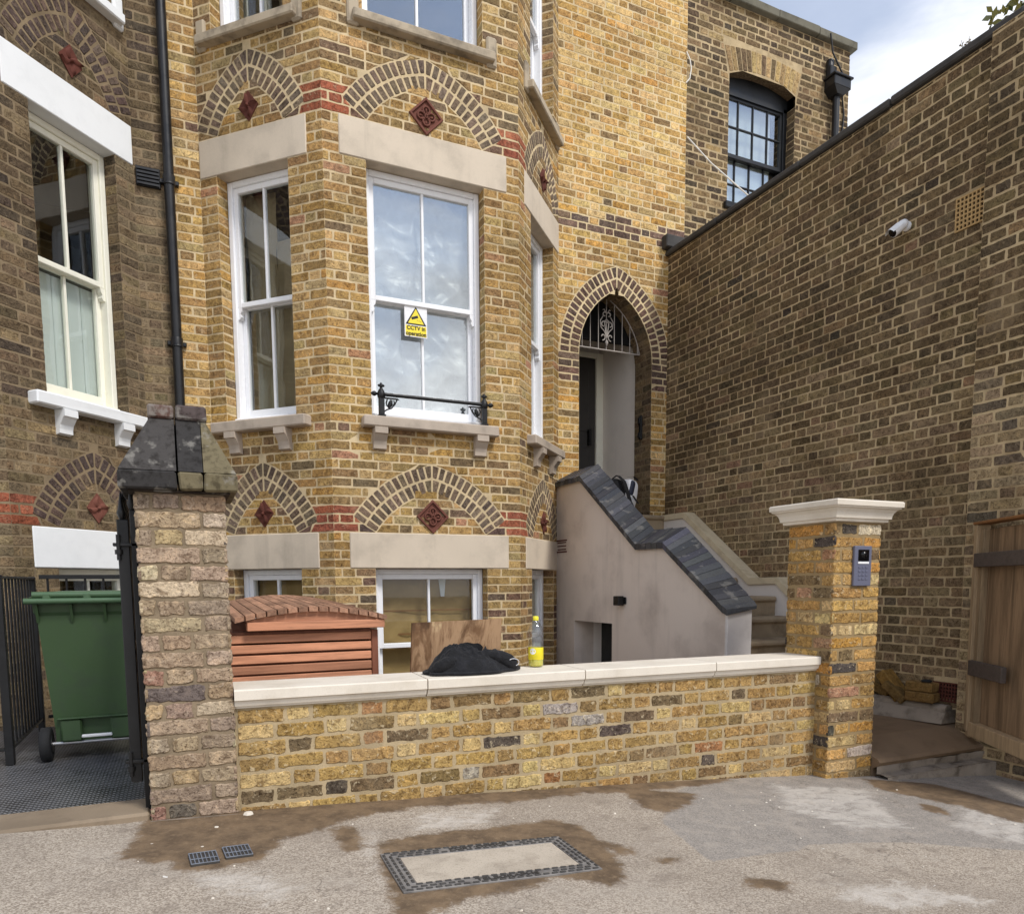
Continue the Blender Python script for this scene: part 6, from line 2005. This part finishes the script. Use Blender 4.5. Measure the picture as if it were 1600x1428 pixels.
# ================================================================== CAMERA, SKY, SUN
cam = bpy.data.cameras.new('camera'); co = bpy.data.objects.new('camera', cam); COL.objects.link(co)
yaw, pitch, roll = 4.29610185e-01, 9.73587732e-02, -6.39282510e-03
Fw = V3((sin(yaw) * cos(pitch), cos(yaw) * cos(pitch), -sin(pitch)))
R0 = V3((cos(yaw), -sin(yaw), 0)); U0 = R0.cross(Fw)
Rv = R0 * cos(roll) + U0 * sin(roll); Uv = -R0 * sin(roll) + U0 * cos(roll)
from mathutils import Matrix
mm = Matrix((Rv, Uv, -Fw)).transposed().to_4x4(); mm.translation = (0, 0, 1.05)
co.matrix_world = mm
cam.sensor_fit = 'HORIZONTAL'; cam.sensor_width = 36; cam.lens = 1130.76 / 1600 * 36
cam.shift_x = 0; cam.shift_y = (1021.34 - 714) / 1600
cam.clip_start = .05; cam.clip_end = 500
S.camera = co

SUN_EL, SUN_AZ = Rd(50), Rd(158)     # azimuth of the sun, clockwise from +Y
sd_ = V3((sin(SUN_AZ) * cos(SUN_EL), cos(SUN_AZ) * cos(SUN_EL), sin(SUN_EL)))
sl_ = bpy.data.lights.new('sun', 'SUN'); sl_.energy = SUN_E; sl_.angle = Rd(15); sl_.color = (1, .955, .89)
so = bpy.data.objects.new('sun', sl_); COL.objects.link(so)
so.rotation_euler = sd_.to_track_quat('Z', 'Y').to_euler(); so.location = (0, -5, 12)

wld = bpy.data.worlds.new('World'); S.world = wld; wld.use_nodes = True
nt = wld.node_tree; nt.nodes.clear()
out = nt.nodes.new('ShaderNodeOutputWorld'); bg = nt.nodes.new('ShaderNodeBackground')
sky = nt.nodes.new('ShaderNodeTexSky'); sky.sky_type = 'NISHITA'; sky.sun_disc = False
sky.sun_elevation = SUN_EL; sky.sun_rotation = SUN_AZ; sky.air_density = 1.0; sky.dust_density = .0; sky.ozone_density = 3.0
tc = nt.nodes.new('ShaderNodeTexCoord'); mp = nt.nodes.new('ShaderNodeMapping'); mp.inputs['Scale'].default_value = (1, 1, 2.0); mp.inputs['Location'].default_value = CLOUD_OFF
nt.links.new(tc.outputs['Generated'], mp.inputs['Vector'])
n1 = nt.nodes.new('ShaderNodeTexNoise'); n1.inputs['Scale'].default_value = 2.3; n1.inputs['Detail'].default_value = 8; n1.inputs['Roughness'].default_value = .55; n1.inputs['Distortion'].default_value = .5
nt.links.new(mp.outputs[0], n1.inputs['Vector'])
mr = nt.nodes.new('ShaderNodeMapRange'); mr.interpolation_type = 'SMOOTHSTEP'; mr.inputs['From Min'].default_value = .40; mr.inputs['From Max'].default_value = .70; mr.inputs['To Min'].default_value = .32
sz_ = nt.nodes.new('ShaderNodeSeparateXYZ'); nt.links.new(tc.outputs['Generated'], sz_.inputs[0])
m1_ = nt.nodes.new('ShaderNodeMath'); m1_.operation = 'MULTIPLY_ADD'; nt.links.new(sz_.outputs['Z'], m1_.inputs[0]); m1_.inputs[1].default_value = -.9; m1_.inputs[2].default_value = .43
m2_ = nt.nodes.new('ShaderNodeMath'); m2_.operation = 'ADD'; nt.links.new(n1.outputs['Fac'], m2_.inputs[0]); nt.links.new(m1_.outputs[0], m2_.inputs[1])
nt.links.new(m2_.outputs[0], mr.inputs['Value'])
n2 = nt.nodes.new('ShaderNodeTexNoise'); n2.inputs['Scale'].default_value = 4.0; n2.inputs['Detail'].default_value = 6
nt.links.new(mp.outputs[0], n2.inputs['Vector'])
mr2 = nt.nodes.new('ShaderNodeMapRange'); mr2.inputs['From Min'].default_value = .3; mr2.inputs['From Max'].default_value = .7; mr2.inputs['To Min'].default_value = .75; mr2.inputs['To Max'].default_value = 1.25
nt.links.new(n2.outputs['Fac'], mr2.inputs['Value'])
cl_ = nt.nodes.new('ShaderNodeMix'); cl_.data_type = 'RGBA'; cl_.blend_type = 'MULTIPLY'; cl_.inputs[0].default_value = 1
cl_.inputs[6].default_value = (7.2, 7.25, 7.4, 1); nt.links.new(mr2.outputs[0], cl_.inputs[7])
mx = nt.nodes.new('ShaderNodeMix'); mx.data_type = 'RGBA'
nt.links.new(mr.outputs[0], mx.inputs[0]); nt.links.new(sky.outputs[0], mx.inputs[6]); nt.links.new(cl_.outputs[2], mx.inputs[7])
nt.links.new(mx.outputs[2], bg.inputs['Color']); bg.inputs['Strength'].default_value = SKY_S
nt.links.new(bg.outputs[0], out.inputs['Surface'])
S.view_settings.view_transform = 'Standard'; S.view_settings.look = 'None'; S.view_settings.gamma = 1
S.view_settings.exposure = EXPO
S.render.engine = 'CYCLES'
S.cycles.max_bounces = 8; S.cycles.transparent_max_bounces = 16
for o in list(bpy.data.objects):
    if '_o' in o: del o['_o']
